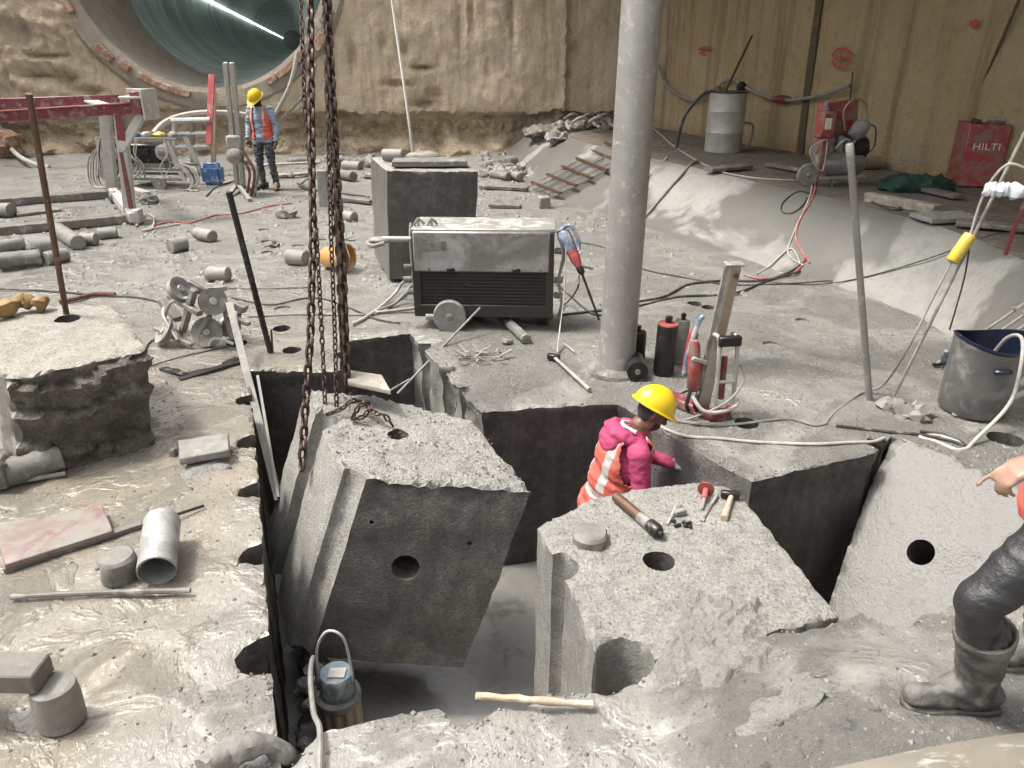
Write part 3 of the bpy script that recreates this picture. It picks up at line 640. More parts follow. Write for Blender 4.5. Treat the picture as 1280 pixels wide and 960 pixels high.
    if sidehole:
        cu = MB()
        for p, d, r, dep in sidehole: d = Vector(d).normalized(); cu.cyl(Vector(p) - d * .12, Vector(p) + d * dep, r, n=24)
        co = cu.build('cutter', 'cut'); md = ob.modifiers.new('b', 'BOOLEAN'); md.object = co; md.operation = 'DIFFERENCE'; md.solver = 'EXACT'; md.use_hole_tolerant = True
        try: md.material_mode = 'TRANSFER'
        except Exception: pass
        dg = bpy.context.evaluated_depsgraph_get(); me = bpy.data.meshes.new_from_object(ob.evaluated_get(dg)); old = ob.data; ob.modifiers.clear()
        if len(me.polygons) > 100: ob.data = me; me.name = name; me.set_sharp_from_angle(angle=R(40))
        bpy.data.objects.remove(co)
    if label: tag(ob, label, cat)
    return ob
def uv_of(O, U, Vv, p):
    """coordinates of a point in the plane of a block top"""
    d = p - O; a = U.dot(U); c = Vv.dot(Vv); e = U.dot(Vv); x = d.dot(U); y = d.dot(Vv); k = a * c - e * e
    return ((x * c - y * e) / k, (y * a - x * e) / k)
def arc(pts, i, t, r, into):
    """replace part of edge i by a bite"""
    a, c = Vector(pts[i]), Vector(pts[(i + 1) % len(pts)]); q = bite(a, c, t, r, into); return [tuple(x) for x in q]
# the block hanging on the chains
FL, FR = Z(428, 592, 4.25), Z(664, 612, 4.32); BL = Z(383, 484, 5.22); RB = Z(592, 524, 5.03)
U1 = (FR - FL).normalized(); V1 = (BL - FL); V1 = (V1 - U1 * V1.dot(U1)).normalized()
HW = Vector((-.41, -.12, -1.19))
uFR, uBL, uRB = uv_of(FL, U1, V1, FR), uv_of(FL, U1, V1, BL), uv_of(FL, U1, V1, RB)
L0, L1 = Vector((0, 0)), Vector(uBL)
ch = [(0.0, .0), (.10, -.015)]
o1 = [(.14, 0.0), uFR]
o1 += [uRB, (uRB[0] - .22, uRB[1] + .10), (uBL[0] + .36, uBL[1] - .02), uBL]
b1 = bite(Vector(uBL), L0, .42, .12, 1, 8); 
o1 += [tuple(q) for q in b1]
o1 += [(-.03, .11)] + [(.0, .085), (.03, .10), (.07, .09), (.10, .06), (.125, .03)]
hp = uv_of(FL, U1, V1, Z(498, 537, 4.72))
fn = Vector((0, -1, .08))
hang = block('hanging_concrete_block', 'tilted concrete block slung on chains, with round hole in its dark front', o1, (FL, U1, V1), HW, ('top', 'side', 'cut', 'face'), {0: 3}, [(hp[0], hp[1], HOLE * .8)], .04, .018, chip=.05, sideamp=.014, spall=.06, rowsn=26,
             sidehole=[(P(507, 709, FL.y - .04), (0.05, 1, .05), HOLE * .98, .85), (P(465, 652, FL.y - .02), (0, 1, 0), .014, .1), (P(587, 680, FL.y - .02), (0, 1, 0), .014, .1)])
# the block in front right, cracked off the ground
Ux, Uy = Vector((1, 0, 0)), Vector((0, 1, 0)); O0 = Vector((0, 0, .012))
def gp2(lst): return [tuple(g2(q)) for q in lst]
pts = [(830, 824), (936, 797), (1049, 772), (925, 620), (905, 609), (880, 604), (800, 612), (740, 626), (690, 650), (672, 661)]
q_ = gp2(pts); left = gp2([(672, 661), (716, 742), (745, 822), (830, 824)])
o2 = q_[:-1] + [left[0]] + [tuple(x) for x in bite(Vector(left[0]), Vector(left[1]), .62, .105, 1, 8)] + [left[1], left[2]] + [tuple(x) for x in bite(Vector(left[2]), Vector(left[3]), .42, .13, 1, 8)]
hq = g2((823, 704))
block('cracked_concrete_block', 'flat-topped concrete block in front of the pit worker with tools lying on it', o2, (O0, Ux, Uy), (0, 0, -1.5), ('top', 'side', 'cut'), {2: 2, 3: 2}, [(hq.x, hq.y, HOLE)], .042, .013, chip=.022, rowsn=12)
# the block that has slid down into the pit at the right
A, B = G(1117, 546), G(1303, 627); Cc = Z(1043, 748, 4.97)
U2 = (B - A); U2L = U2.length; U2 = U2.normalized(); V2 = Cc - A; V2 = (V2 - U2 * V2.dot(U2)).normalized()
ca = uv_of(A, U2, V2, Cc)
o3 = [(0, 0), (U2L * .4, -.012), (U2L, .0), (U2L, 1.35), (ca[0] + .28, 1.4), (ca[0], 1.25), (ca[0] * .3, .5)]
N2 = U2.cross(V2); N2 = N2 if N2.z < 0 else -N2
hh = uv_of(A, U2, V2, Z(1155, 700, 4.84))
M['slid'] = concrete('slid_block_face', (.19, .184, .168), (.16, .154, .141), (.125, .12, .11), 60, (.45, .8), .35, True, False, True, .62, (.115, .11, .10), .012, 1.1, .6)
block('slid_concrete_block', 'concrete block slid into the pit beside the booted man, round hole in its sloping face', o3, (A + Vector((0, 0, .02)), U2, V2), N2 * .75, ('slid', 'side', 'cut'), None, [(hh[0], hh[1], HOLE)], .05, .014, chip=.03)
# standing block behind the power unit
A, B = G(489, 352), G(489, 352) + Vector((.94, .02, 0)); TZ = Vector((0, 0, 1.23)); bk = Vector((-.36, 1.15, 0))
block('standing_concrete_block', 'tall concrete block with pale side standing behind the grey power unit', [(0, 0), (.98, 0), (.98, 1), (0, 1)], (A + TZ + Vector((.03, 0, 0)), Ux * 1., bk), (-.05, 0, -1.2), ('top', 'slid', 'cut'), {0: 2}, [], .06, .01, chip=.02)
b = MB(); t0 = A + TZ; b.box(t0 + Vector((.47, .3, .05)), (.82, .3, .06), Matrix.Rotation(R(3), 3, 'Z')); tag(b.build('timber_board', 'darkwood', bevel=.006, jit=.006, sub=3, loc=t0 + Vector((.5, .3, .03))), 'dark timber board lying on the standing concrete block', 'board')
b = MB(); b.cyl(t0 + Vector((-.12, .75, .07)), t0 + Vector((.12, .7, .08)), .07, .065, 14); tag(b.build('concrete_core', 'core', bevel=.01, jit=.006, loc=t0 + Vector((0, .7, .01))), 'short concrete core lying on top of the standing block', 'core')
b = MB(); b.ball(t0 + Vector((.35, .8, .05)), (.2, .1, .06), 12, 8); tag(b.build('mud_rag', 'cloth', jit=.03, loc=t0 + Vector((.35, .8, .01))), 'crumpled muddy rag at the foot of the white rope', 'rag')
rp = [t0 + Vector((.22, .8, .06)), t0 + Vector((.18, .8, .6)), P(490, 0, 9.6), P(480, -90, 9.6), P(470, -200, 9.6)]
tag(MB().tube(spline(rp, 5), .017, 6).build('rope', 'rope', loc=rp[0]), 'white rope running up from the standing block', 'rope')
# rough block front left with its drilled hole
FLt, FRt = Z(30, 471, 4.58), Z(186, 435, 4.98); FLt.z = .66; FRt.z = .66; BRt, BLt = G(140, 380, .66), G(-10, 383, .66)
Ua = (FRt - FLt).normalized(); Va = Vector((-Ua.y, Ua.x, 0)); kk = [uv_of(FLt, Ua, Va, q) for q in (FLt, FRt, BRt, BLt)]
hl_ = uv_of(FLt, Ua, Va, G(84, 398, .66))
o4 = [(-.06, .03), (.04, -.01), (.25, .0), (kk[1][0] - .06, 0), (kk[1][0], .06), kk[2], kk[3], (-.14, .14)]
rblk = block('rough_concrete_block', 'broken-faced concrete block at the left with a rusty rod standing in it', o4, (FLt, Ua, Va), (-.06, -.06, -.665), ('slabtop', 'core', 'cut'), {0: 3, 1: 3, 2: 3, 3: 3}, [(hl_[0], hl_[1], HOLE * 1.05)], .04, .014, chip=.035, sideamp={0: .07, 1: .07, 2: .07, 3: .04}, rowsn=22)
rblk.data.materials.append(M['rockface'])
a_ = G(84, 398, .62); tag(MB().tube([a_, P(36, 117, 5.0)], .021, 8).build('rusty_rod', 'rust', loc=a_), 'rusty steel rod standing in the hole of the rough left block', 'rod')
# ochre sling and pale bags on that block
b = MB(); pp = [G(-15, 392, .72), G(15, 382, .73), G(30, 376, .74), G(45, 378, .73), G(58, 381, .70)]; b.tube(spline(pp, 5), [.03 + .035 * abs(math.sin(i * .45)) for i in range(len(spline(pp, 5)))], 9); tag(b.build('lifting_sling', 'ochrecloth', jit=.02, jscale=14, loc=pp[2]), 'ochre muddy lifting sling lying at the rear of the rough left block', 'sling')
b = MB(); b.box(G(-14, 590, .1), (.25, .2, .2), Matrix.Rotation(R(20), 3, 'Z')); tag(b.build('concrete_lump', 'core', bevel=.03, jit=.03, jscale=7, sub=3, loc=G(-14, 590)), 'small pale lump cut by the left edge before the fallen core', 'lump')

# ------------------------------------------------------------------ cores, loose pieces
def core(p0, p1, r, label, group=None, m='core', hole=False):
    a, c = G(*p0, r * .95), G(*p1, r * .95); b = MB(); d = (c - a).normalized()
    N = max(2, int((c - a).length / .05)); prof = [(r * .9, 0), (r, .008)] + [(r * (1 + .02 * math.sin(k * 1.7)), (c - a).length * k / N) for k in range(1, N)] + [(r, (c - a).length - .008), (r * .88, (c - a).length)]
    b.lathe(prof, 16, a, d)
    o = b.build('concrete_core', m, jit=.011, jscale=13, loc=(a + c) / 2 - Vector((0, 0, r)))
    return tag(o, label, 'core', group)
core((6, 592), (78, 572), .088, 'thick concrete core lying in front of the rough left block')
a_ = G(8, 598, .02); tag(MB().tube([G(6, 605, .02), G(40, 599, .025), G(82, 592, .02)], .016, 8).build('bent_rod', 'core', loc=a_), 'pale thin bar lying along the thick core at the left', 'bar')
for p0, p1, r, l in [((-6, 262), (15, 263), .11, 'concrete core cut by the left edge below the rail timbers'),
    ((72, 287), (98, 304), .10, 'palest core of the left heap, pointing toward the camera'),
    ((101, 299), (121, 299), .085, 'core touching the right end of the pale slanting core'),
    ((123, 293), (147, 291), .08, 'dark-skinned core, rightmost of the left core heap'),
    ((-4, 309), (30, 304), .085, 'upper core at the left edge of the core heap'),
    ((38, 309), (68, 306), .11, 'stubby thick core in the middle of the left heap'),
    ((-4, 327), (52, 321), .10, 'longest core of the left heap, lying nearest the camera'),
    ((57, 324), (84, 318), .085, 'short core lying beside the end of the longest core'),
    ((212, 308), (232, 304), .10, 'single core on bare mud left of the dark leaning rod'),
    ((246, 291), (266, 296), .085, 'single core farther back with its drilled end face showing'),
    ((260, 342), (286, 343), .085, 'single core just behind the pulley heap'),
    ((361, 321), (383, 323), .10, 'single core standing apart next to the hanging chains')]:
    core(p0, p1, r, l, 'drilled concrete cores')
a_ = G(152, 722); b = MB(); b.lathe([(.083, 0), (.09, .01), (.088, .07), (.091, .12), (.075, .135), (.02, .14)], 16, a_); tag(b.build('concrete_core', 'core', jit=.012, jscale=18, loc=a_), 'short core stub standing upright beside the silver pipe piece', 'core', 'drilled concrete cores')
a_ = G(737, 676, .01); b = MB(); b.lathe([(.098, 0), (.1, .01), (.1, .045), (.085, .06), (.02, .064)], 18, a_); tag(b.build('concrete_disc', 'core', jit=.012, jscale=18, loc=a_), 'thin core disc lying on the flat-topped block', 'disc')
# silver pipe piece
p0, p1 = G(196, 714, .09), G(203, 652, .14); b = MB(); b.pipe(p0, p1, .092, .086, 24); b.cyl(p0.lerp(p1, .55), p0.lerp(p1, .57), .086, n=24); tag(b.build('pipe_piece', 'duct', jit=.008, jscale=9, loc=G(198, 690)), 'silver open pipe piece lying beside the core stub', 'pipe')
# pink stained board with a thin bar on its edge
def quad_board(px, h, th): 
    q = [G(x, y, h) for x, y in px]; vs = q + [v - Vector((0, 0, th)) for v in q]; return vs, [(0, 1, 2, 3), (7, 6, 5, 4), (0, 4, 5, 1), (1, 5, 6, 2), (2, 6, 7, 3), (3, 7, 4, 0)]
b = MB(); b.add(*quad_board([(6, 706), (141, 663), (128, 632), (-8, 655)], .055, .03)); tag(b.build('stained_board', 'pinkboard', bevel=.004, sub=4, jit=.008, jscale=6, loc=G(70, 670)), 'pink-stained flat board lying in the mud at the left', 'board')
b = MB(); b.add(*quad_board([(4, 712), (178, 655), (176, 650), (2, 706)], .03, .025)); tag(b.build('steel_flat_bar', 'darkwood', bevel=.003, loc=G(90, 683)), 'dark flat bar along the front edge of the stained board', 'bar')
b = MB(); b.tube([G(178, 656, .03), G(215, 645, .035), G(255, 632, .03)], .009, 6); tag(b.build('thin_rod', 'dark', loc=G(215, 645)), 'thin dark rod lying behind the silver pipe piece', 'rod')
b = MB(); b.add(*quad_board([(224, 573), (286, 562), (285, 541), (222, 550)], .10, .05)); tag(b.build('concrete_slab', 'stone', bevel=.006, sub=3, jit=.008, loc=G(252, 568)), 'small square slab propped up beside the left pit edge', 'slab')
b = MB(); b.box(G(217, 565, .03), (.05, .05, .06)); tag(b.build('stone_chip', 'stone', bevel=.012, jit=.012, jscale=25, loc=G(217, 565)), 'dark stone chip at the left corner of the square slab', 'stone')
def sheet(name, label, cat, px, m, h=.02, amp=.03, nu=26, nv=20, fr=7., th=.004, seed=0., base=gz):
    q = [G(x, y) for x, y in px]; vs = []
    for i in range(nu + 1):
        for j in range(nv + 1):
            u, v = i / nu, j / nv; p = q[0].lerp(q[1], u).lerp(q[3].lerp(q[2], u), v)
            e = noise.noise((u * 3 + seed, v * 3, 3)) * .1
            p = p + Vector((noise.noise((u * 2.3, v * 2.3, seed + 5)) + .18 * noise.noise((u * 7, v * 7, seed + 5)), noise.noise((u * 2.3, v * 2.3, seed + 9)) + .18 * noise.noise((u * 7, v * 7, seed + 9)), 0)) * .1
            r = abs(noise.noise((p.x * fr + seed, p.y * fr, 0))) + .6 * abs(noise.noise((p.x * fr * 2.3, p.y * fr * 2.3 + seed, 0)))
            z = base(p.x, p.y) + h + amp * (.55 - r) * 1.1 if r < .5 else base(p.x, p.y) + h
            eg = min(u, 1 - u, v, 1 - v) + .09 * noise.noise((u * 5, v * 5, seed)); z -= (1 - sst(.0, .14, eg)) * (h + .02)
            vs.append((p.x, p.y, z))
    m_ = nv + 1; n1 = len(vs); vs2 = vs + [(x, y, z - th) for x, y, z in vs]; fs = []
    for i in range(nu):
        for j in range(nv):
            a = (i * m_ + j, (i + 1) * m_ + j, (i + 1) * m_ + j + 1, i * m_ + j + 1); fs += [a, tuple(k + n1 for k in a[::-1])]
    return tag(raw(name, vs2, fs, m, None, True, None, G(*px[0]), 60), label, cat)
sheet('crumpled_bag', 'crumpled pale bag flattened in front of the small square slab', 'bag', [(228, 597), (290, 588), (284, 572), (232, 580)], 'sheet', .015, .035, 16, 10, 9, .004, 3.)
sheet('plastic_sheet', 'torn dusty plastic sheet spread across the crack of the front block', 'sheet', [(828, 868), (938, 878), (958, 752), (836, 738)], 'sheet', .026, .04, 80, 70, 15, .003, 1.)
sheet('plastic_scrap', 'torn plastic scrap half buried in mud before the big sheet', 'sheet', [(930, 950), (1020, 945), (1028, 902), (925, 895)], 'sheet', .014, .035, 36, 30, 16, .003, 5.)
# long bar at the left, stub beam on a core
tag(MB().tube(spline([G(14, 746, .02), G(120, 741, .025), G(238, 738, .03)], 5), .013, 8).build('steel_bar', 'darkwood', jit=.003, loc=G(120, 741)), 'long thin muddy bar lying alone on the glossy left mud', 'bar')
a_ = G(80, 902); b = MB(); b.lathe([(.075, 0), (.085, .01), (.086, .12), (.08, .19), (.065, .2)], 20, a_); tag(b.build('concrete_core', 'core', jit=.008, loc=a_), 'upright core carrying the timber beam at the lower left', 'core', 'drilled concrete cores')
ca_ = a_ + Vector((0, 0, .205)); e_ = G(-120, 838, .26); b = MB(); b.bar(ca_ + Vector((-.02, 0, .045)), e_, .13, .09); tag(b.build('timber_beam', 'darkwood', bevel=.006, sub=3, jit=.006, loc=ca_), 'short squared timber resting on an upright core at the lower left', 'timber')
# pieces on the power unit side
def hexbar(): pass
b = MB(); b.cyl(G(634, 402, .05), G(658, 424, .05), .05, n=8); tag(b.build('concrete_offcut', 'core', bevel=.006, jit=.004, loc=G(645, 415)), 'eight-sided offcut poking out under the grey power unit', 'offcut')
b = MB(); b.ball(G(634, 427, .02), (.05, .035, .03), 8, 6); tag(b.build('stone_chip', 'stone', jit=.012, jscale=20, loc=G(634, 427)), 'small stone next to the eight-sided offcut', 'stone')
rg = random.Random(4); b = MB()
for k in range(26):
    q = G(600 + rg.uniform(-26, 26), 446 + rg.uniform(-7, 7), .02); b.bar(q, q + Vector((rg.uniform(-.12, .12), rg.uniform(-.08, .08), rg.uniform(0, .06))), rg.uniform(.01, .03), .008)
struct(b.build('wood_chips', 'cloth', smooth=False), 'stuff')

# ------------------------------------------------------------------ poles and rods
a_ = G(770, 462); b = MB(); t_ = P(807, -60, a_.y + .25); d_ = (t_ - a_).normalized()
pp = thing('prop_pole', 'thick grey steel prop pole standing in the middle of the floor', 'pole', a_)
b.lathe([(.16, 0), (.155, .03), (.15, .06), (.148, .5), (.148, 2.0), (.148, 6.5)], 28, a_, d_); b.build('shaft', 'pole', pp)
b = MB(); b.lathe([(.24, -.01), (.23, .02), (.19, .05), (.16, .06)], 24, a_); b.build('mud_collar', 'ground', pp, jit=.03)
a_ = G(1087, 501); tag(MB().lathe([(.022, 0), (.024, .01), (.024, 1.8), (.027, 1.81), (.027, 1.9), (.02, 1.91)], 14, a_, P(1063, 193, a_.y + .1) - a_).build('thin_pole', 'pole', loc=a_), 'thin grey pipe standing upright right of the drill rig', 'pole')
def rod(name, label, p0, p1, r, m, n=8, cat='rod'): return tag(MB().tube([p0, p1], r, n).build(name, m, loc=p0), label, cat)
a_ = G(338, 440, .0); rod('steel_rod', 'dark steel rod leaning upright beside the pulley heap', a_, P(286, 240, a_.y - .1), .027, 'dark')
a_ = G(340, 439); rod('steel_peg', 'short thin rusty peg near the two drilled holes', G(341, 440), P(339, 412, G(341, 440).y), .009, 'rust')
p0, p1 = Z(348, 625, 5.4), Z(286, 378, 6.6); b = MB(); d, s_, u_, L_ = frame(p0, p1); b.bar(p0, p1, .055, .008); b.bar(p0 + s_ * .0275 - u_ * .025, p1 + s_ * .0275 - u_ * .025, .008, .055); tag(b.build('angle_iron', 'steel', bevel=.001, loc=p0), 'muddy angle iron leaning into the left side of the pit', 'angle iron')
b = MB(); b.bar(Z(348, 622, 5.38), Z(322, 470, 6.0), .02, .02); tag(b.build('thin_lath', 'steel', loc=Z(348, 622, 5.38)), 'thin lath standing in the pit below the angle iron', 'lath')
rod('wire_rod', 'thin rod slanting from pit to the wheel of the power unit', Z(497, 492, 6.6), G(600, 385, .25), .011, 'steel')
rod('wire_rod', 'thin short rod crossing lower in the gap behind the hanging block', Z(488, 488, 6.5), Z(512, 474, 6.6), .009, 'steel')
b = MB(); p0, p1 = G(595, 870, .03), G(740, 881, .035); b.tube(spline([p0, G(640, 873, .04), G(680, 876, .05), p1], 5), [.016 + .003 * math.sin(i * 1.4) for i in range(16)], 9); tag(b.build('wooden_stick', 'palewood', jit=.004, jscale=30, loc=p0), 'pale knotty stick lying over the front pit edge', 'stick')
b = MB(); pp_ = [G(255, 965, .1), G(290, 940, .09), G(330, 932, .05), G(362, 950, -.05)]; b.tube(spline(pp_, 5), [.05, .055, .05, .06, .05, .055, .05, .045, .05, .045, .04, .04, .04, .035, .03, .02], 10); tag(b.build('mud_log', 'stone', jit=.02, jscale=9, loc=pp_[1]), 'short muddy log at the bottom edge by the pit corner', 'log')

# ------------------------------------------------------------------ chains
def link_mesh(L, W, r, m):
    pts = []
    for i in range(10):
        a = 2 * math.pi * i / 10; x = math.cos(a) * W; z = math.sin(a) * W + (L if math.sin(a) > .01 else -L if math.sin(a) < -.01 else 0)
        pts.append(Vector((x, 0, z)))
    b = MB(); b.tube(pts, r, 5, True); o = b.build('link', m); me = o.data; bpy.data.objects.remove(o); return me
LM = {}
def chain(label, path, pitch, r, m='chain', group=None, cat='chain'):
    key = (pitch, r, m)
    if key not in LM: LM[key] = link_mesh(pitch * .28, pitch * .34, r, m)
    path = [Vector(q) for q in path]; root = thing('chain', label, cat, path[-1], group); pts = [path[0]]; k = 0; tw = 0
    for a, c in zip(path[:-1], path[1:]):
        L = (c - a).length; d = (c - a) / L; nl_ = max(1, int(L / pitch))
        for i in range(nl_):
            p = a + d * (i + .5) * (L / nl_); q = Vector((0, 0, 1)).rotation_difference(d).to_matrix().to_4x4()
            o = bpy.data.objects.new('link', LM[key]); C.objects.link(o); o.parent = root
            o.matrix_local = Matrix.Translation(p - path[-1]) @ q @ Matrix.Rotation(R(90) * (k % 2) + R(35) + rg.uniform(-.15, .15), 4, 'Z'); k += 1
    return root
YH = 4.55
T2 = Vector((0, 0, 0))
def cpath(px, depth0, depth1): return [Z(x, y, depth0 + (depth1 - depth0) * i / (len(px) - 1)) for i, (x, y) in enumerate(px)]
chain('heavy chain hanging left and hooked down the near side of the hanging block', cpath([(387, -60), (389, 150), (391, 300), (388, 420), (381, 520), (377, 588)], 4.95, 4.72), .062, .0115)
chain('thickest chain, hanging right and ending at the plate on the hanging block', cpath([(405, -60), (412, 60), (420, 200), (428, 330), (434, 482)], 5.0, 5.05), .064, .0125)
chain('second heavy chain, hanging close beside the thickest one', cpath([(412, -60), (409, 60), (414, 180), (424, 320), (431, 476)], 5.04, 5.08), .062, .011)
chain('thin slack hand chain hanging beside the left heavy chain', cpath([(374, -60), (380, 120), (396, 300), (403, 430), (407, 520)], 5.1, 5.0), .040, .006)
chain('thin slack hand chain hanging left of the thickest chain', cpath([(404, -60), (408, 100), (414, 300), (419, 430), (421, 518)], 5.1, 5.0), .040, .006)
tp = lambda x, y, t, k=.02: Z(x, y, t) + Vector((0, 0, k))
hz_ = [(408, 522, 4.85), (428, 520, 4.86), (440, 515, 4.88), (452, 505, 4.93), (462, 512, 4.88), (450, 522, 4.84), (440, 528, 4.82), (456, 530, 4.8), (466, 520, 4.85), (455, 510, 4.9), (470, 525, 4.82), (482, 533, 4.79), (492, 537, 4.78)]
chain('small heap of chain lying on top of the hanging block', [tp(x, y, t, .02 + .03 * (i % 3)) for i, (x, y, t) in enumerate(hz_)], .036, .007)
b = MB(); b.add(*[[Z(436, 486, 5.02), Z(489, 497, 4.9), Z(478, 477, 5.12), Z(432, 470, 5.2)] + [Z(436, 486, 5.02) - Vector((0, 0, .03)), Z(489, 497, 4.9) - Vector((0, 0, .03)), Z(478, 477, 5.12) - Vector((0, 0, .03)), Z(432, 470, 5.2) - Vector((0, 0, .03))], [(0, 1, 2, 3), (7, 6, 5, 4), (0, 4, 5, 1), (1, 5, 6, 2), (2, 6, 7, 3), (3, 7, 4, 0)]]); b.v = [q + Vector((0, 0, .05)) for q in b.v]
tag(b.build('packing_board', 'cardboard', bevel=.003, loc=Z(460, 490, 5.05)), 'small pale board under the thickest chain on the hanging block', 'board')

# ------------------------------------------------------------------ tools on the front block
def tool(name, label, cat, px): return thing(name, label, cat, G(*px, .012))
t = tool('core_barrel_rod', 'rusty rod-like core barrel lying on the flat-topped block', 'tool', (797, 645))
p0, p1 = G(770, 621, .045), G(822, 664, .045); MB().tube([p0, p0.lerp(p1, .62)], .030, 14).build('tube', 'rust', t); MB().tube([p0.lerp(p1, .6), p0.lerp(p1, .82)], .034, 14).build('sleeve', 'steel', t); MB().lathe([(.036, 0), (.038, .01), (.038, .07), (.03, .085), (.015, .09), (.015, .11), (.005, .115)], 14, p0.lerp(p1, .82), p1 - p0).build('tip', 'dark', t)
t = tool('claw_hammer', 'hammer with wooden handle lying near the back corner of the front block', 'hammer', (910, 630))
p0, p1 = G(905, 648, .03), G(915, 618, .035); MB().tube(spline([p0, p0.lerp(p1, .5), p1], 4), [.021, .022, .021, .02, .018, .017, .016, .015, .014], 10).build('handle', 'palewood', t)
q = G(901, 617, .04); q2 = G(925, 619, .04); MB().bar(q, q2, .04, .045).build('head', 'dark', t, bevel=.008)
t = tool('point_chisel', 'red-handled chisel with hand guard lying beside the hammer', 'chisel', (885, 625))
p0, p1 = G(883, 608, .06), G(878, 636, .03); MB().tube([p0, p0.lerp(p1, .55)], .017, 10).build('grip', 'redcable', t); MB().lathe([(.02, 0), (.05, .004), (.05, .012), (.02, .016)], 16, p0.lerp(p1, .08), p1 - p0).build('hand_guard', 'red', t); MB().tube([p0.lerp(p1, .5), p1], [.012, .006], 8).build('point', 'steel', t)
t = tool('flat_chisel', 'bare steel chisel lying between red chisel and hammer', 'chisel', (888, 640)); p0, p1 = G(897, 618, .03), G(879, 648, .02); MB().tube([p0, p1], .009, 8).build('shank', 'steel', t); MB().bar(p1, p1 + (p1 - p0) * .1, .025, .008).build('edge', 'steel', t)
t = tool('adjustable_spanner', 'small steel scraper with a bent plate lying on the front block', 'tool', (846, 640)); MB().bar(G(834, 655, .02), G(849, 624, .05), .012, .006).build('blade', 'alu', t); MB().box(G(850, 640, .03), (.075, .035, .035), Matrix.Rotation(.3, 3, 'Z')).build('plate', 'stone', t, bevel=.006)
b = MB()
for k in range(9): q = G(846 + rg.uniform(-9, 20), 655 + rg.uniform(-4, 4), .02); b.ball(q, (.015, .012, .012), 6, 4)
struct(b.build('loose_bolts', 'dark', smooth=False), 'stuff')
t = thing('sledge_hammer', 'long-handled sledge hammer lying left of the prop pole', 'hammer', G(712, 465)); p0, p1 = G(692, 446, .03), G(737, 487, .02); MB().tube([p0, p0.lerp(p1, .5), p1], [.013, .015, .017], 9).build('handle', 'wood', t); MB().bar(p0 + Vector((-.05, .02, 0)), p0 + Vector((.05, -.03, 0)), .05, .05).build('head', 'dark', t, bevel=.008)

# ------------------------------------------------------------------ submersible pump in the pit
c_ = Z(421, 852, 4.2); c_.z = 0; t = thing('submersible_pump', 'ribbed submersible pump with blue cap standing in the pit corner', 'pump', (c_.x, c_.y, -1.42))
prof = [(.115, -1.42), (.115, -.86), (.105, -.85)]; b = MB(); nn_ = 48
vs = []
for r_, z_ in prof: vs += [(c_.x + (r_ + (.006 if i % 4 < 2 else -.004)) * math.cos(2 * math.pi * i / nn_), c_.y + (r_ + (.006 if i % 4 < 2 else -.004)) * math.sin(2 * math.pi * i / nn_), z_) for i in range(nn_)]
b.add(vs, [(k * nn_ + i, k * nn_ + (i + 1) % nn_, (k + 1) * nn_ + (i + 1) % nn_, (k + 1) * nn_ + i) for k in range(2) for i in range(nn_)] + [tuple(range(2 * nn_, 3 * nn_))]); b.build('ribbed_case', 'pumpring', t, ang=20)
MB().lathe([(.12, -.86), (.125, -.85), (.125, -.81), (.115, -.80)], 28, (c_.x, c_.y, 0)).build('flange', 'steel', t)
MB().lathe([(.095, -.81), (.098, -.8), (.096, -.68), (.085, -.662), (.03, -.66)], 28, (c_.x, c_.y, 0)).build('cap', 'pump', t)
MB().box((c_.x + .01, c_.y - .01, -.657), (.09, .07, .008)).build('label_plate', 'white', t)
hp_ = [Vector((c_.x - .10, c_.y, -.72)), Vector((c_.x - .085, c_.y, -.5)), Vector((c_.x - .02, c_.y, -.38)), Vector((c_.x + .06, c_.y, -.42)), Vector((c_.x + .085, c_.y, -.6)), Vector((c_.x + .09, c_.y - .02, -.7))]
MB().tube(spline(hp_, 5), .008, 7).build('handle', 'rope', t)
b = MB()
for k in range(7): q = Vector((c_.x - .11 + rg.uniform(-.02, .02), c_.y - .03, -.74 + k * .02 - .06)); b.ball(q, .018, 6, 5)
b.build('cord_knot', 'rope', t, jit=.008)
cb = [Vector((c_.x - .1, c_.y - .02, -.76)), Z(392, 822, 3.9), Z(388, 845, 3.6), Z(392, 890, 3.2), G(400, 915, .02), G(398, 990, .02)]; tag(MB().tube(spline(cb, 6), .012, 8).build('pump_cable', 'greycable', loc=cb[4]), 'grey cable rising from the pump over the front pit edge', 'cable')
# ------------------------------------------------------------------ grey power unit with hoses and drill
g0 = G(606, 412); t = thing('power_unit', 'grey boxy hydraulic power unit on small wheels beside the pit', 'machine', g0)
W_, D_, H_ = 1.30, .5, .80; m_ = rz(g0 + Vector((0, 0, .13)), R(-2.5))
b = MB(m_); b.box((0, D_ / 2, H_ / 2 + .0), (W_ - .02, D_, H_)); b.build('body', 'mesh', t, bevel=.012)
b = MB(m_); b.box((-.02, -.014, H_ - .18), (W_ - .06, .045, .37)); b.build('upper_panel', 'panel', t, bevel=.012)
b = MB(m_); b.box((0, D_ / 2, H_ + .012), (W_ + .01, D_ + .02, .03)); b.build('lid', 'alu', t, bevel=.008)
for x in (-W_ / 2 + .03, W_ / 2 - .05): b = MB(m_); b.box((x, -.008, H_ / 2), (.075, .035, H_)); b.build('corner_post', 'mesh', t, bevel=.008)
b = MB(m_); b.box((0, -.008, .06), (W_ - .02, .04, .12)); b.build('base_rail', 'mesh', t, bevel=.008)
for x in (-.5, -.1, .3, .52):
    b = MB(m_); b.cyl((x, -.03, H_ - .03), (x, -.045, H_ - .03), .012, n=8); b.cyl((x, -.03, H_ - .34), (x, -.045, H_ - .34), .012, n=8); b.build('bolt', 'steel', t)
for x in (-.3, .3): b = MB(m_); b.box((x, -.045, H_ - .345), (.07, .02, .04)); b.build('latch', 'dark', t, bevel=.004)
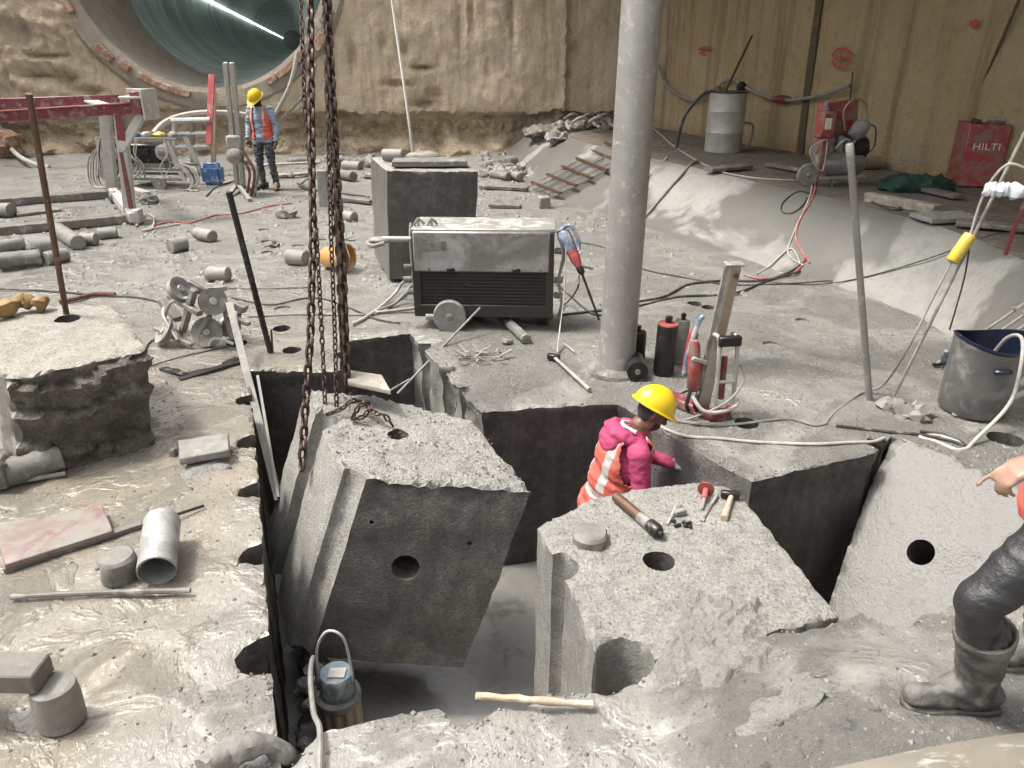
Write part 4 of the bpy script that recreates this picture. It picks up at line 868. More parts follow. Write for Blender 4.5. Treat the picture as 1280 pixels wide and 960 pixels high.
b = MB(m_); b.box((-.42, -.04, H_ - .12), (.16, .006, .08)); b.build('data_plate', 'steel', t)
# louvres of the perforated lower sheet
for k in range(9):
    b = MB(m_); b.box((-.01, -.006, .145 + k * .032), (W_ - .2, .016, .012)); b.build('louvre', 'mesh', t)
def wheel(name_parent, c, axis, r, w, label=None):
    ax_ = Vector(axis).normalized(); b = MB(); b.lathe([(r * .72, -w / 2), (r * .95, -w / 2), (r, -w * .3), (r, w * .3), (r * .95, w / 2), (r * .72, w / 2)], 24, c, ax_); wh = b.build('wheel', 'stone', name_parent)
    b = MB(); b.lathe([(r * .2, -w * .62), (r * .24, -w * .55), (r * .24, -w * .3), (r * .7, -w * .2), (r * .72, w * .2), (r * .2, w * .35)], 20, c, ax_); b.build('hub', 'panel', wh); return wh
wheel(t, m_ @ Vector((-W_ * .5 + .33, -.06, .02)), (0, 1, 0), .155, .07); wheel(t, m_ @ Vector((-W_ * .5 + .33, D_ + .02, .02)), (0, 1, 0), .155, .07)
b = MB(m_); b.cyl((-W_ / 2 + .1, -.02, .0), (-W_ / 2 + .33, -.02, .0), .03, n=12); b.cyl((-W_ / 2 + .33, -.06, -.01), (-W_ / 2 + .33, D_ + .04, -.01), .02); b.build('axle', 'panel', t)
for x in (.2, .55): b = MB(m_); b.box((x, D_ * .6, -.065), (.08, .3, .13)); b.build('foot', 'dark', t, bevel=.006)
b = MB(m_); b.tube(spline([(-W_ / 2 - .02, .1, .1), (-W_ / 2 - .03, .1, .7), (-W_ / 2 - .02, .12, .85)], 5), .014, 8); b.build('side_rail', 'alu', t)
b = MB(m_); b.cyl((-W_ / 2 - .28, .05, .715), (-W_ / 2 + .02, .05, .715), .025, n=12); hd = b.build('handle_bar', 'alu', t)
b = MB(m_); b.ball((-W_ / 2 - .31, .05, .70), (.10, .06, .035), 14, 8); b.tube(spline([(-W_ / 2 - .25, -.01, .69), (-W_ / 2 - .36, -.03, .665), (-W_ / 2 - .42, .05, .68)], 4), .02, 8); b.build('grip', 'steel', hd)
for k, (y, z, l) in enumerate([(.08, .45, .1), (.12, .32, .12), (.2, .3, .1), (.1, .2, .08)]): b = MB(m_); b.lathe([(.03, 0), (.04, .01), (.04, .03), (.026, .035), (.026, l)], 12, (-W_ / 2, y, z), (-1, 0, 0)); b.build('hose_coupling', 'steel', t)
for x in (-W_ / 2 + .05, -W_ / 2 + .17): b = MB(m_); b.tube(spline([(x - .04, .1, H_ + .03), (x, .1, H_ + .09), (x + .05, .12, H_ + .04)], 4), .012, 7); b.cyl((x, .1, H_ + .02), (x, .1, H_ + .1), .012); b.build('tap', 'steel', t)
for k in range(4): b = MB(m_); x0 = W_ / 2 + .02; b.tube(spline([(x0, .02 + k * .05, H_ - .02), (x0 + .05 + .01 * k, .0 + k * .05, .6), (x0 + .02, .03 + k * .04, .35), (x0 + .05, .0 + k * .05, .1), (x0 + .02, .05, .0)], 5), .013, 7); b.build('hose', ('greycable', 'hose', 'cable', 'hose')[k], t)
for z in (.62, .35, .2): b = MB(m_); b.cyl((W_ / 2, .06, z), (W_ / 2 + .07, .04, z), .03, n=12); b.build('hose_coupling', 'steel', t)
# drill leaning on it
d0 = m_ @ Vector((W_ / 2 + .06, -.02, H_ + .02)); d1 = P(735, 358, d0.y - .15); t = thing('hand_drill', 'blue electric hand drill with long bit leaning on the power unit', 'drill', d1)
ax_ = (d1 - d0).normalized(); MB().lathe([(.035, 0), (.055, .02), (.06, .08), (.055, .17), (.05, .19)], 16, d0, ax_).build('motor_case', 'drillblue', t); MB().lathe([(.05, 0), (.048, .08), (.035, .14), (.03, .16)], 16, d0 + ax_ * .19, ax_).build('gear_case', 'pinkred', t)
MB().lathe([(.03, 0), (.034, .02), (.03, .06), (.012, .08)], 14, d0 + ax_ * .35, ax_).build('chuck', 'dark', t); MB().tube([d0 + ax_ * .4, P(749, 400, d0.y - .2)], .011, 8).build('drill_bit', 'dark', t)
MB().tube(spline([d0 + ax_ * .32, d0 + ax_ * .34 + Vector((.06, -.02, 0)), d0 + ax_ * .36 + Vector((.12, -.03, .01))], 4), .017, 9).build('side_handle', 'steel', t)
MB().tube(spline([d0 + Vector((-.02, 0, 0)), d0 + Vector((.06, -.05, .06)), d0 + ax_ * .1 + Vector((.09, -.04, .03)), d0 + ax_ * .2 + Vector((.06, -.04, .02))], 5), .018, 9).build('grip', 'drillblue', t)

# ------------------------------------------------------------------ core barrels by the pole
def barrel(px, r, h, label, m='dark', tilt=(0, 0), topm='redcable'):
    a = G(*px); d = Vector((tilt[0], tilt[1], 1)); t = thing('core_barrel', label, 'core barrel', a, 'core barrels by the prop pole')
    MB().lathe([(r * .92, 0), (r, .01), (r, h - .02), (r * .97, h)], 24, a, d).build('tube', m, t); q = a + d.normalized() * h
    MB().lathe([(r * .97, 0), (r * .94, .012), (r * .3, .016)], 24, q, d).build('end_cap', topm, t); MB().lathe([(r * .3, 0), (r * .3, .04), (r * .36, .045), (r * .36, .065), (r * .2, .07)], 16, q, d).build('thread', 'dark', t)
barrel((829, 466), .085, .42, 'dark core barrel with red top, tallest one right of the prop pole', 'dark', (.02, .0))
barrel((846, 452), .062, .36, 'slimmer core barrel leaning behind the red-topped one', 'steel', (.06, .02), 'steel')
barrel((795, 449), .075, .24, 'short black core barrel standing against the prop pole', 'dark', (0, 0), 'dark')
a_ = G(796, 462, .075); t = thing('core_barrel', 'stubby core barrel lying with its round end toward the camera by the pole', 'core barrel', a_ - Vector((0, 0, .075)), 'core barrels by the prop pole'); MB().pipe(a_ + Vector((0, -.05, 0)), a_ + Vector((0, .2, 0)), .085, .07).build('tube', 'dark', t); MB().cyl(a_ + Vector((0, -.04, 0)), a_ + Vector((0, .18, 0)), .071, n=20).build('end_cap', 'dark', t); MB().cyl(a_ + Vector((0, -.06, 0)), a_ + Vector((0, 0, 0)), .022, n=12).build('thread', 'panel', t)

# ------------------------------------------------------------------ core drill rig
g0 = G(893, 522); t = thing('core_drill_rig', 'red and silver core drill stand with tall mast near the pit worker', 'drill rig', g0); m_ = rz(g0, R(8))
b = MB(m_); b.prism([(-.05, -.06), (.1, -.06), (.1, .02), (-.02, .02), (-.16, .32), (-.22, .36), (-.27, .30), (-.16, .1)], .0, .07); b.build('base_plate', 'maroon', t, bevel=.008)
for x in (-.01, .07): b = MB(m_); b.cyl((x, -.055, .07), (x, -.055, .12), .018, n=12); b.build('levelling_bolt', 'pinkred', t)
mt, mb_ = m_ @ Vector((.02, .02, 1.12)), m_ @ Vector((-.06, .1, .05))
b = MB(); b.bar(mb_, mt, .085, .07, (0, -1, 0)); mast = b.build('mast', 'alu', t, bevel=.004)
sd_ = (mt - mb_).normalized(); b = MB(); b.bar(mb_ + Vector((-.055, -.02, 0)), mt + Vector((-.055, -.02, 0)), .025, .03, (0, -1, 0)); b.build('rack', 'steel', mast)
b = MB(); b.bar(mb_ + Vector((0.01, -.042, .1)) + sd_ * .45, mt + Vector((.01, -.042, -.02)), .055, .012, (0, -1, 0)); b.build('scale_plate', 'pumpring', mast); MB().box(mt + Vector((0, 0, .008)), (.12, .09, .016)).build('mast_cap', 'alu', mast, bevel=.003); MB().cyl(mt + Vector((.01, -.05, -.06)), mt + Vector((.01, -.038, -.06)), .018).build('bolt', 'rust', mast)
for x in (-.03, .10): b = MB(m_); b.tube(spline([(x, -.05, .1), (x, -.04, .35), (x - .01, -.02, .6), (x - .03, .03, .63)], 5), .016, 8); b.build('brace', 'alu', t)
b = MB(m_); b.box((.03, -.035, .6), (.16, .05, .07)); b.build('brace_head', 'dark', t, bevel=.006); b = MB(m_); b.tube([(-.03, -.045, .3), (.10, -.045, .3)], .014, 8); b.build('cross_tie', 'alu', t)
b = MB(m_); b.lathe([(.035, 0), (.05, .02), (.05, .22), (.04, .26), (.04, .34), (.025, .38)], 14, (-.15, .06, .2), (-.08, .02, 1)); b.build('motor', 'red', t)
b = MB(m_); b.lathe([(.03, 0), (.036, .02), (.036, .3), (.02, .34)], 12, (-.20, .12, .3), (.1, .02, 1)); mo = b.build('motor_case', 'red', t)
b = MB(m_); b.tube(spline([(-.22, .1, .3), (-.2, .1, .5), (-.15, .1, .7), (-.12, .1, .74)], 5), .018, 8); b.build('motor_grip', 'drillblue', mo)
for x in (-.19, -.13): b = MB(m_); b.tube(spline([(x, .02, .22), (x - .03, .0, .12), (x + .0, .02, .05)], 4), .015, 8); b.build('lever', 'dark', t)
b = MB(m_); b.bar((-.09, .03, .42), (-.2, .03, .46), .03, .03); b.build('clamp', 'alu', t, bevel=.004)
b = MB(m_); b.lathe([(.022, 0), (.022, .32)], 12, (.06, .06, .12), (0, .06, 1)); b.build('rear_strut', 'maroon', t)
b = MB(m_); b.tube(spline([(.13, -.03, .42), (.15, -.08, .33), (.05, -.12, .2), (-.1, -.1, .1), (-.25, -.1, .05)], 6), .009, 7); b.build('feed_cable', 'greycable', t)
b = MB(m_); b.tube(spline([(-.2, -.04, .2), (-.14, -.12, .12), (0, -.13, .11), (.12, -.08, .13), (.14, -.04, .15)], 6), .014, 8); b.build('water_hose', 'hose', t)

# ------------------------------------------------------------------ bucket with hose, grating
a_ = G(1213, 512); t = thing('mud_bucket', 'dented navy plastic barrel caked with mud standing at the right', 'bucket', a_); nn_ = 40
vs = []
for k, (r_, z_) in enumerate([(.0, .01), (.21, .01), (.225, .03), (.235, .2), (.245, .4), (.255, .54), (.262, .56), (.245, .565), (.235, .4), (.215, .06), (.0, .05)]):
    for i in range(nn_):
        q = 2 * math.pi * i / nn_; d = 1 + .04 * math.sin(2 * q + .6) * z_ * 2 + (.012 if (i % 5 == 0 and .1 < z_ < .5) else 0); vs.append((a_.x + .06 * z_ + r_ * d * math.cos(q), a_.y + r_ * d * math.sin(q), a_.z + z_ + (.03 * math.cos(q * 2) if z_ > .5 else 0)))
fs = [(k * nn_ + i, k * nn_ + (i + 1) % nn_, (k + 1) * nn_ + (i + 1) % nn_, (k + 1) * nn_ + i) for k in range(10) for i in range(nn_)]; mi = [(0 if k < 5 else 1) for k in range(10) for i in range(nn_)]
raw('shell', vs, fs, ['mudbucket', 'navy'], t, True, mi)
b = MB(); b.lathe([(.0, .0), (.225, .0), (.226, .01), (0, .012)], 28, a_ + Vector((.02, 0, .3))); b.build('slurry_fill', 'mudbucket', t)
b = MB(); b.bar(a_ + Vector((-.07, -.25, .40)), a_ + Vector((.05, -.265, .41)), .03, .03); b.build('moulded_grip', 'navy', t, bevel=.01)
hs_ = [a_ + Vector((.1, .1, .35)), a_ + Vector((.09, -.05, .58)), a_ + Vector((.09, -.2, .63)), a_ + Vector((.06, -.31, .45)), a_ + Vector((.03, -.34, .2)), G(1216, 553, .03), G(1210, 560, .015), G(1195, 562, .015), G(1170, 552, .015), G(1150, 546, .015), G(1175, 545, .015), G(1205, 556, .02)]
tag(MB().tube(spline(hs_, 7), .013, 8).build('water_hose', 'hose', loc=G(1216, 553)), 'white hose hanging out of the muddy barrel onto the floor', 'hose')
t = thing('steel_grating', 'grey steel bar grating leaning up behind the muddy barrel', 'grating', G(1262, 470)); e0, e1 = Vector((3.62, 6.2, .35)), Vector((4.3, 5.0, .5))
for k in range(8): q = k / 7; p = Vector((3.55 + .1 * q, 5.95 - .75 * q, .02)); b = MB(); b.tube([p, p + Vector((.62, .0, .55))], .012, 7); b.build('grate_bar', 'steel', t)
for q in (.35, .85): b = MB(); b.bar(Vector((3.55, 5.97, .04)) + Vector((.62, 0, .55)) * q, Vector((3.65, 5.18, .04)) + Vector((.62, 0, .55)) * q, .03, .012); b.build('cross_bar', 'steel', t)

# ------------------------------------------------------------------ rods, yellow sleeve and cables at the right
a_ = G(1115, 500); e_ = Z(1300, 128, 5.0); rod('guide_rod', 'long thin steel rod slanting up to the right picture edge', a_, e_, .012, 'steel')
q0, q1 = Z(1189, 328, 5.35), Z(1213, 294, 5.3); tag(MB().lathe([(.02, 0), (.04, .006), (.045, .02), (.045, .2), (.04, .215), (.02, .22)], 18, q0, q1 - q0).build('yellow_sleeve', 'yellow', loc=q0), 'yellow plug sleeve hanging on the cables at the right', 'plug')
def cab(name, label, pts, r, m, cat='cable', k=7, n=7, flat=False):
    pts = [p + Vector((0, 0, max(-.01, gz(p.x, p.y)))) if 0 < p.z < .05 and p.y < 15 and flat else p for p in pts]
    return tag(MB().tube(spline(pts, k), r, n).build(name, m, loc=pts[0]), label, cat)
cab('power_cable', 'grey cable rising from the floor to the yellow sleeve', [G(1030, 531, .015), G(1044, 515, .015), G(1075, 492, .02), G(1105, 480, .1), Z(1135, 435, 5.5), Z(1165, 375, 5.4), Z(1189, 328, 5.35)], .009, 'greycable')
cab('power_cable', 'cable running up from the yellow sleeve to the white wrapping', [Z(1213, 294, 5.3), Z(1225, 255, 5.2), Z(1240, 225, 5.1), Z(1262, 205, 5.0), Z(1290, 215, 5.0)], .009, 'hose')
cab('thin_cable', 'thin cable dropping from the yellow sleeve to the blue connector', [Z(1214, 290, 5.3), Z(1207, 340, 5.4), Z(1195, 385, 5.5), Z(1187, 412, 5.6)], .006, 'cable')
b = MB(); q0, q1 = Z(1230, 236, 5.05), Z(1283, 240, 4.95); b.tube(spline([q0, q0.lerp(q1, .3), q0.lerp(q1, .6), q1], 5), [.03, .045, .05, .04, .055, .045, .05, .06, .045, .05, .04, .05, .045, .04, .04, .03], 10); tag(b.build('wrapped_joint', 'bag', jit=.02, jscale=18, loc=q0), 'white plastic wrapped cable joint at the right picture edge', 'wrapping')
cab('red_tube', 'dark red tube hanging below the white wrapping at the edge', [Z(1288, 215, 4.95), Z(1278, 260, 5.0), Z(1266, 290, 5.1), Z(1257, 318, 5.2)], .014, 'maroon', 'tube')
q0 = G(1180, 455, .02); t = thing('plug_connector', 'blue and grey cable plug lying beside the muddy barrel', 'plug', q0); d_ = (Z(1187, 405, 5.62) - q0); MB().lathe([(.025, 0), (.03, .02), (.03, .1), (.036, .11), (.036, .2), (.02, .22), (.012, .28)], 14, q0 + Vector((0, 0, .02)), d_).build('housing', 'drillblue', t); MB().bar(q0 + Vector((-.1, -.02, 0)), q0 + Vector((.05, 0, .01)), .03, .02).build('cap_flap', 'dark', t)

# ------------------------------------------------------------------ cables on the floor
def floor(pts, h=.012): return [S(x, y, h) for x, y in pts]
cab('floor_cable', 'black cable running in a gentle wave from the pole to the slope', floor([(540, 300), (640, 315), (700, 360), (745, 395), (790, 380), (830, 372), (860, 357), (905, 352), (950, 352), (985, 342), (1008, 325)]), .013, 'cable')
cab('floor_cable', 'second dark cable crossing the floor behind the core barrels', floor([(700, 395), (745, 390), (800, 383), (850, 372), (915, 367), (960, 352), (1000, 340)]), .012, 'cable')
cab('floor_cable', 'thin dark wire passing behind the prop pole toward the drill mast', floor([(720, 303), (760, 312), (800, 336), (850, 347), (910, 357), (980, 356), (1040, 352)]), .008, 'cable')
cab('floor_cable', 'long thin wire strung across the slope toward the right edge', floor([(940, 352), (1010, 357), (1060, 352)]) + [S(1120, 338, .02), S(1190, 315, .02), S(1240, 297, .03), S(1290, 294, .03)], .007, 'cable')
cab('red_cable', 'red cable coiling past the drill mast to the slope foot', floor([(930, 345), (955, 350), (985, 345), (1000, 336), (1006, 320)]), .011, 'redcable')
bun = [(1012, 330), (995, 300), (1000, 275), (1012, 255), (1018, 240), (1020, 222)]
def bundle(px, hs): return [S(x, y, .012) for x, y in resample_px(px)]
def resample_px(px): return [(q.x, q.y) for q in spline([(x, y, 0) for x, y in px], 3)]
cab('air_hose', 'pink hose running down the slope from the red compressor', bundle(bun, [.03, .25, .42, .6, .72, .8]), .012, 'redcable', 'hose')
cab('air_hose', 'grey hose running down the slope beside the pink one', bundle([(1004, 333), (985, 318), (993, 290), (1006, 262), (1014, 240), (1015, 220)], [.02, .1, .33, .55, .72, .8]), .011, 'hose', 'hose')
cab('cable_loop', 'dark loop of cable lying at the top of the slope', [S(x, y, .012) for x, y, h in [(1012, 243, .73), (1000, 240, .73), (985, 248, .66), (977, 257, .6), (978, 266, .55), (990, 267, .56), (1003, 258, .63), (1008, 248, .7)]], .011, 'cable')
cab('floor_hose', 'pale hose curving from the slope foot behind the drill mast', floor([(1000, 330), (988, 312), (960, 335), (945, 344)]), .011, 'hose', 'hose')
cab('power_cable', 'grey cable lying along the floor in front of the drill rig', [S(x, y, .01) for x, y in [(830, 524), (860, 530), (900, 533), (933, 529), (985, 525), (1018, 533), (1034, 530)]], .01, 'greycable')
cab('power_cable', 'white cable draped along the right pit edge behind the worker', [Z(814, 527, 5.5), S(852, 546, .012), S(900, 550, .012), S(940, 554), S(980, 556, .012), S(1020, 557), S(1060, 555, .012), S(1090, 552), S(1105, 549, .012)], .011, 'hose')
cab('power_cable', 'looped cable from the drill rig toward the pit worker', [S(x, y, .012) for x, y in [(870, 487), (855, 490), (835, 503), (822, 512), (815, 520)]], .011, 'greycable')
cab('floor_cable', 'tangled dark cable end lying between slid block and white hose', [S(x, y, .012) for x, y in [(1045, 534), (1080, 538), (1115, 542), (1150, 545), (1185, 552), (1205, 558), (1185, 546), (1150, 541)]], .01, 'cable')
cab('floor_cable', 'thin dark wire crossing the mud behind the rough left block', floor([(-10, 362), (60, 365), (120, 370), (170, 373), (205, 380)]), .01, 'cable')
cab('rubber_hose', 'brown rubber hose lying right behind the rough left block', floor([(75, 381), (95, 377), (120, 371), (145, 371)], .03), .024, 'rust', 'hose')
cab('floor_cable', 'dark wire running from the pulley heap across to the chains', floor([(290, 373), (320, 380), (345, 382), (375, 375), (400, 374), (430, 383), (470, 400), (500, 405)]), .009, 'cable')
cab('floor_cable', 'straight wire stretched over the mud below the dark rod', floor([(310, 397), (380, 394), (440, 395), (475, 392), (500, 375), (520, 350)]), .011, 'greycable')
cab('floor_cable', 'fine wire crossing from the pulley heap to the rough block', floor([(186, 460), (230, 447), (288, 434)]), .006, 'cable')
cab('saw_wire', 'fine wire stretched in the middle distance behind the pulleys', floor([(285, 362), (340, 362), (400, 360)]), .006, 'cable')
cab('hose_coil', 'white hoses curling off the left end of the power unit', [G(x, y, h) for x, y, h in [(522, 345, .35), (505, 352, .2), (495, 365, .08), (480, 380, .03), (455, 398, .02), (440, 405, .02)]], .017, 'hose', 'hose')
cab('hose_coil', 'grey hoses curving low off the left end of the power unit', [G(x, y, h) for x, y, h in [(522, 360, .3), (508, 366, .12), (492, 380, .04), (470, 390, .02), (520, 385, .05)]], .017, 'greycable', 'hose')
cab('thin_cable', 'thin white wire hanging from the drill down to the sledge hammer', [d0 + Vector((.03, -.05, 0)), P(706, 360, d0.y - .15), P(700, 410, d0.y - .3), G(697, 440, .02), G(705, 430, .02), G(718, 440, .02)], .006, 'hose')
cab('drill_cable', 'black cable curving from the drill bit back to the power unit', [P(724, 345, d0.y - .1), P(722, 360, d0.y - .15), G(712, 375, .06), G(700, 385, .03)], .009, 'cable')

# ------------------------------------------------------------------ pulley heap
g0 = G(250, 430); t = thing('pulley_heap', 'tangled wire-saw pulley frame with spoked wheels and levers on the mud', 'machine', g0)
def pulley(c, axis, r):
    b = MB(); ax_ = Vector(axis).normalized(); b.lathe([(r * .68, -.025), (r, -.03), (r, -.015), (r * .9, 0), (r, .015), (r, .03), (r * .68, .025)], 26, c, ax_); w_ = b.build('pulley_wheel', 'steel', t)
    q = Vector((0, 0, 1)).rotation_difference(ax_)
    for k in range(5): d = q @ Vector((math.cos(k * 1.2566), math.sin(k * 1.2566), 0)); b = MB(); b.bar(Vector(c) + d * .02, Vector(c) + d * r * .72, .03, .02, ax_); b.build('spoke', 'steel', w_)
    b = MB(); b.lathe([(.03, -.04), (.035, -.03), (.035, .03), (.03, .04)], 14, c, ax_); b.build('hub', 'alu', w_)
Pg = lambda x, y, h: P(x, y, G(x, y + h * 140, 0).y)
for px, h, axis, r in [((259, 415), .13, (.25, -1, .35), .13), ((266, 377), .42, (.5, -.8, .3), .12), ((224, 362), .5, (.9, -.3, .6), .11), ((207, 415), .12, (-.7, -.5, .7), .12), ((287, 408), .12, (.8, -.6, .1), .10)]:
    q = G(*px, h); pulley(q, axis, r)
for a, c, w_, m in [((228, 415, .1), (243, 362, .55), .06, 'steel'), ((212, 370, .42), (250, 392, .35), .06, 'stone'), ((243, 365, .5), (283, 360, .48), .05, 'alu'), ((274, 360, .48), (291, 425, .05), .05, 'steel'), ((285, 395, .25), (312, 405, .2), .05, 'steel'), ((300, 385, .3), (296, 420, .04), .05, 'steel'), ((236, 352, .6), (260, 366, .5), .05, 'steel'), ((205, 392, .2), (232, 425, .05), .03, 'alu'), ((193, 410, .15), (240, 432, .03), .04, 'steel'), ((262, 395, .3), (245, 425, .05), .05, 'stone'), ((296, 380, .35), (306, 388, .3), .09, 'steel'), ((204, 375, .3), (222, 400, .15), .09, 'stone')]:
    b = MB(); b.bar(G(*a), G(*c), w_, w_ * .8); b.build('frame_arm', m, t, bevel=.006)
for a, c in [((222, 425, .08), (205, 385, .3)), ((240, 372, .45), (205, 400, .2)), ((262, 432, .03), (292, 430, .05))]: b = MB(); b.tube(spline([G(*a), (G(*a) + G(*c)) / 2 + Vector((-.05, 0, .06)), G(*c)], 5), .016, 8); b.build('lever', 'alu', t)
cab('floor_cable', 'thin dark cable curling out from beneath the pulley heap', floor([(182, 443), (185, 432), (195, 425), (210, 422)]), .008, 'cable')
for px0, px1, l_ in [((204, 460), (232, 468), 'left short strip of torn rubber before the pulley heap'), ((232, 468), (262, 462), 'short rubber strip bent on from the left one'), ((224, 474), (300, 452), 'long torn rubber strip nearest the camera before the pulley heap'), ((280, 455), (298, 447), 'stubby rubber strip beside the foot of the angle iron')]: tag(MB().bar(G(*px0, .015), G(*px1, .02), .06, .012).build('rubber_strip', 'dark', jit=.01, sub=3, loc=G(*px0)), l_, 'strip', 'torn rubber strips')

# ------------------------------------------------------------------ orange bucket, lumps
a_ = G(418, 322, .13); c_ = G(446, 322, .14); t = thing('orange_bucket', 'orange plastic bucket lying on its side behind the chains', 'bucket', a_ - Vector((0, 0, .13))); d_ = (c_ - a_).normalized() + Vector((0, -.35, .1)); MB().lathe([(.12, 0), (.125, .01), (.15, .3), (.16, .31), (.16, .33), (.145, .33), (.14, .31), (.115, .03), (.02, .02)], 26, a_ - Vector((.1, 0, 0)), d_).build('shell', 'orange', t); dn = d_.normalized(); MB().tube(spline([a_ - Vector((.1, 0, 0)) + dn * .31 + Vector((0, 0, .16)), a_ + dn * .36 + Vector((-.08, -.1, .0)), a_ - Vector((.1, 0, 0)) + dn * .31 + Vector((0, 0, -.15))], 6), .006, 6).build('bail', 'steel', t)
core((431, 270), (443, 272), .085, 'round-ended core standing just behind the orange bucket', 'drilled concrete cores')
def lump(px, s, label, m='stone', h=.6, grp=None):
    c = G(*px); b = MB(); b.ball(c + Vector((0, 0, s * h * .5)), (s, s * .7, s * h), 12, 8); return tag(b.build('rubble_lump', m, jit=s * .5, jscale=2.6 / s, loc=c), label, 'rubble', grp)
lump((358, 272), .16, 'lump of rubble between the dark rod and the chains'); lump((363, 222), .1, 'small mud lump at the feet of the rear worker'); lump((1115, 512), .11, 'round mud lump at the foot of the slanting rod', 'stone', .5); lump((1140, 522), .13, 'crumbly mud lump in front of the muddy barrel', 'stone', .5); lump((1200, 520), .06, 'small mud crumb touching the muddy barrel'); lump((553, 362), .12, 'grey lump partly behind the left end of the power unit'); lump((340, 308), .1, 'low mud lump beside the dark leaning rod', 'stone', .4); lump((437, 300), .08, 'small stone between the cores by the chains', 'stone', .4)
lump((1035, 885), .04, 'dark stone lying on the mud left of the boot', 'dark', .6); lump((1255, 240), .1, 'pebble on the ledge below the red cabinet', 'stone', .4)
# ------------------------------------------------------------------ red gantry and machines at the rear left
t = thing('saw_gantry', 'maroon and white steel saw gantry with two long beams at the rear left', 'machine', G(165, 276))
YF, YB = 11.8, 13.6
def PB(x, y, Y): return P(x, y, Y)
b = MB(); b.bar(PB(-60, 149, YF), PB(179, 134, YF), .10, .16); b.build('beam', 'maroon', t, bevel=.008)
b = MB(); b.bar(PB(-60, 131, YB), PB(148, 124, YB), .10, .15); b.build('beam', 'maroon', t, bevel=.008)
for s in (-1, 1):
    b = MB(); b.bar(PB(-60, 149 + s * 6.6, YF), PB(179, 134 + s * 6.6, YF), .18, .014); b.build('flange', 'pinkred' if s < 0 else 'maroon', t)
b = MB(); b.bar(PB(113, 126, YB), PB(139, 134, YF), .2, .03); b.build('cross_plate', 'white', t)
q = PB(168, 126, YF); b = MB(); b.box(q + Vector((0, .1, .05)), (.32, .5, .03)); b.box(q + Vector((.17, .1, -.05)), (.03, .5, .42)); b.box(q + Vector((-.1, .35, .0)), (.3, .03, .3)); b.build('end_bracket', 'white', t, bevel=.006)
b = MB(); b.box(q + Vector((.06, -.02, -.02)), (.14, .2, .3)); b.build('bearing_box', 'maroon', t, bevel=.01)
f0, f1 = PB(150, 142, YF), G(163, 268, .08); b = MB(); b.bar(f0, f1, .15, .12, (0, 1, 0)); b.build('leg', 'white', t, bevel=.006)
b = MB(); b.bar(f0 + Vector((.02, -.07, 0)), f0.lerp(f1, .25) + Vector((.02, -.07, 0)), .12, .02, (0, 1, 0)); b.build('leg_plate', 'maroon', t)
b0, b1 = PB(130, 132, YB), G(141, 243, .05); b = MB(); b.bar(b0, b1, .17, .12, (0, 1, 0)); b.build('leg', 'white', t, bevel=.006)
b = MB(); b.bar(PB(178, 142, YF), PB(152, 186, YF), .12, .1, (0, 1, 0)); b.build('brace', 'white', t, bevel=.006)
b = MB(); b.bar(G(141, 240, .12), G(168, 272, .12), .14, .14); b.build('foot_beam', 'white', t, bevel=.006)
b = MB(); b.bar(PB(152, 190, YF), G(165, 268, .1), .05, .05, (0, 1, 0)); b.build('lifting_screw', 'maroon', t)
for px in ((164, 271), (142, 247)): wheel(t, G(*px, .1), (1, .1, 0), .11, .07)
b = MB(); b.box(G(172, 270, .12), (.1, .2, .2)); b.build('drive_box', 'white', t, bevel=.01)
for p0, p1, l in [((-30, 255), (140, 242), 'dark rail timber lying under the rear leg of the gantry'), ((-30, 291), (166, 272), 'dark rail timber lying under the front leg of the gantry')]:
    tag(MB().bar(G(*p0, .07), G(*p1, .07), .2, .13).build('rail_timber', 'darkwood', bevel=.01, sub=4, jit=.012, loc=G(*p1)), l, 'timber')
tag(MB().bar(G(20, 268, .03), G(75, 262, .03), .25, .05).build('plank', 'darkwood', bevel=.006, sub=3, jit=.01, loc=G(50, 265)), 'short flat plank lying between the two rail timbers', 'plank')
lump((188, 254), .15, 'squarish dark stone to the right of the gantry wheel', 'stone', .7)
cab('cable_coil', 'pale thin cable loop lying by the gantry wheel', [G(x, y, .02) for x, y in [(170, 283), (182, 268), (192, 272), (190, 285), (178, 288), (200, 284), (225, 280)]], .014, 'hose')
cab('red_cable', 'thin red cable scribbled over the mud behind the dark rod', floor([(190, 283), (215, 278), (240, 279), (270, 270), (300, 268), (340, 258), (365, 255)]), .012, 'redcable')
cab('suction_hose', 'pale fat hose cut by the left edge before the rear wall', [G(-20, 165, .35), G(5, 178, .3), G(25, 196, .2), G(48, 207, .06), G(62, 209, .05)], .05, 'hose', 'hose')
# engine set in an open frame
g0 = G(182, 236); t = thing('engine_set', 'open-framed engine and pump set tangled with hoses behind the gantry', 'machine', g0); m_ = rz(g0, R(-6)); W_, D_, H_ = 1.55, .7, .9
for x in (-W_ / 2, W_ / 2 - .1):
    for y in (0, D_): b = MB(m_); b.bar((x + (.12 if x > 0 else 0), y, .15), (x - (.1 if x > 0 else -.03), y, H_), .09, .05, (0, 1, 0)); b.build('frame_post', 'white', t, bevel=.004)
for z in (.18, .36, H_):
    for y in (0, D_): b = MB(m_); b.bar((-W_ / 2, y, z), (W_ / 2, y, z), .05, .05); b.build('frame_rail', 'stone', t, bevel=.004)
b = MB(m_); b.box((-.12, D_ / 2, .62), (.9, .5, .36)); b.build('engine_block', 'dark', t, bevel=.03); b = MB(m_); b.box((-.15, .06, .66), (.6, .03, .1)); b.build('side_cover', 'mesh', t); b = MB(m_); b.box((-.1, D_ / 2, .4), (1.0, .5, .12)); b.build('sump', 'stone', t, bevel=.02)
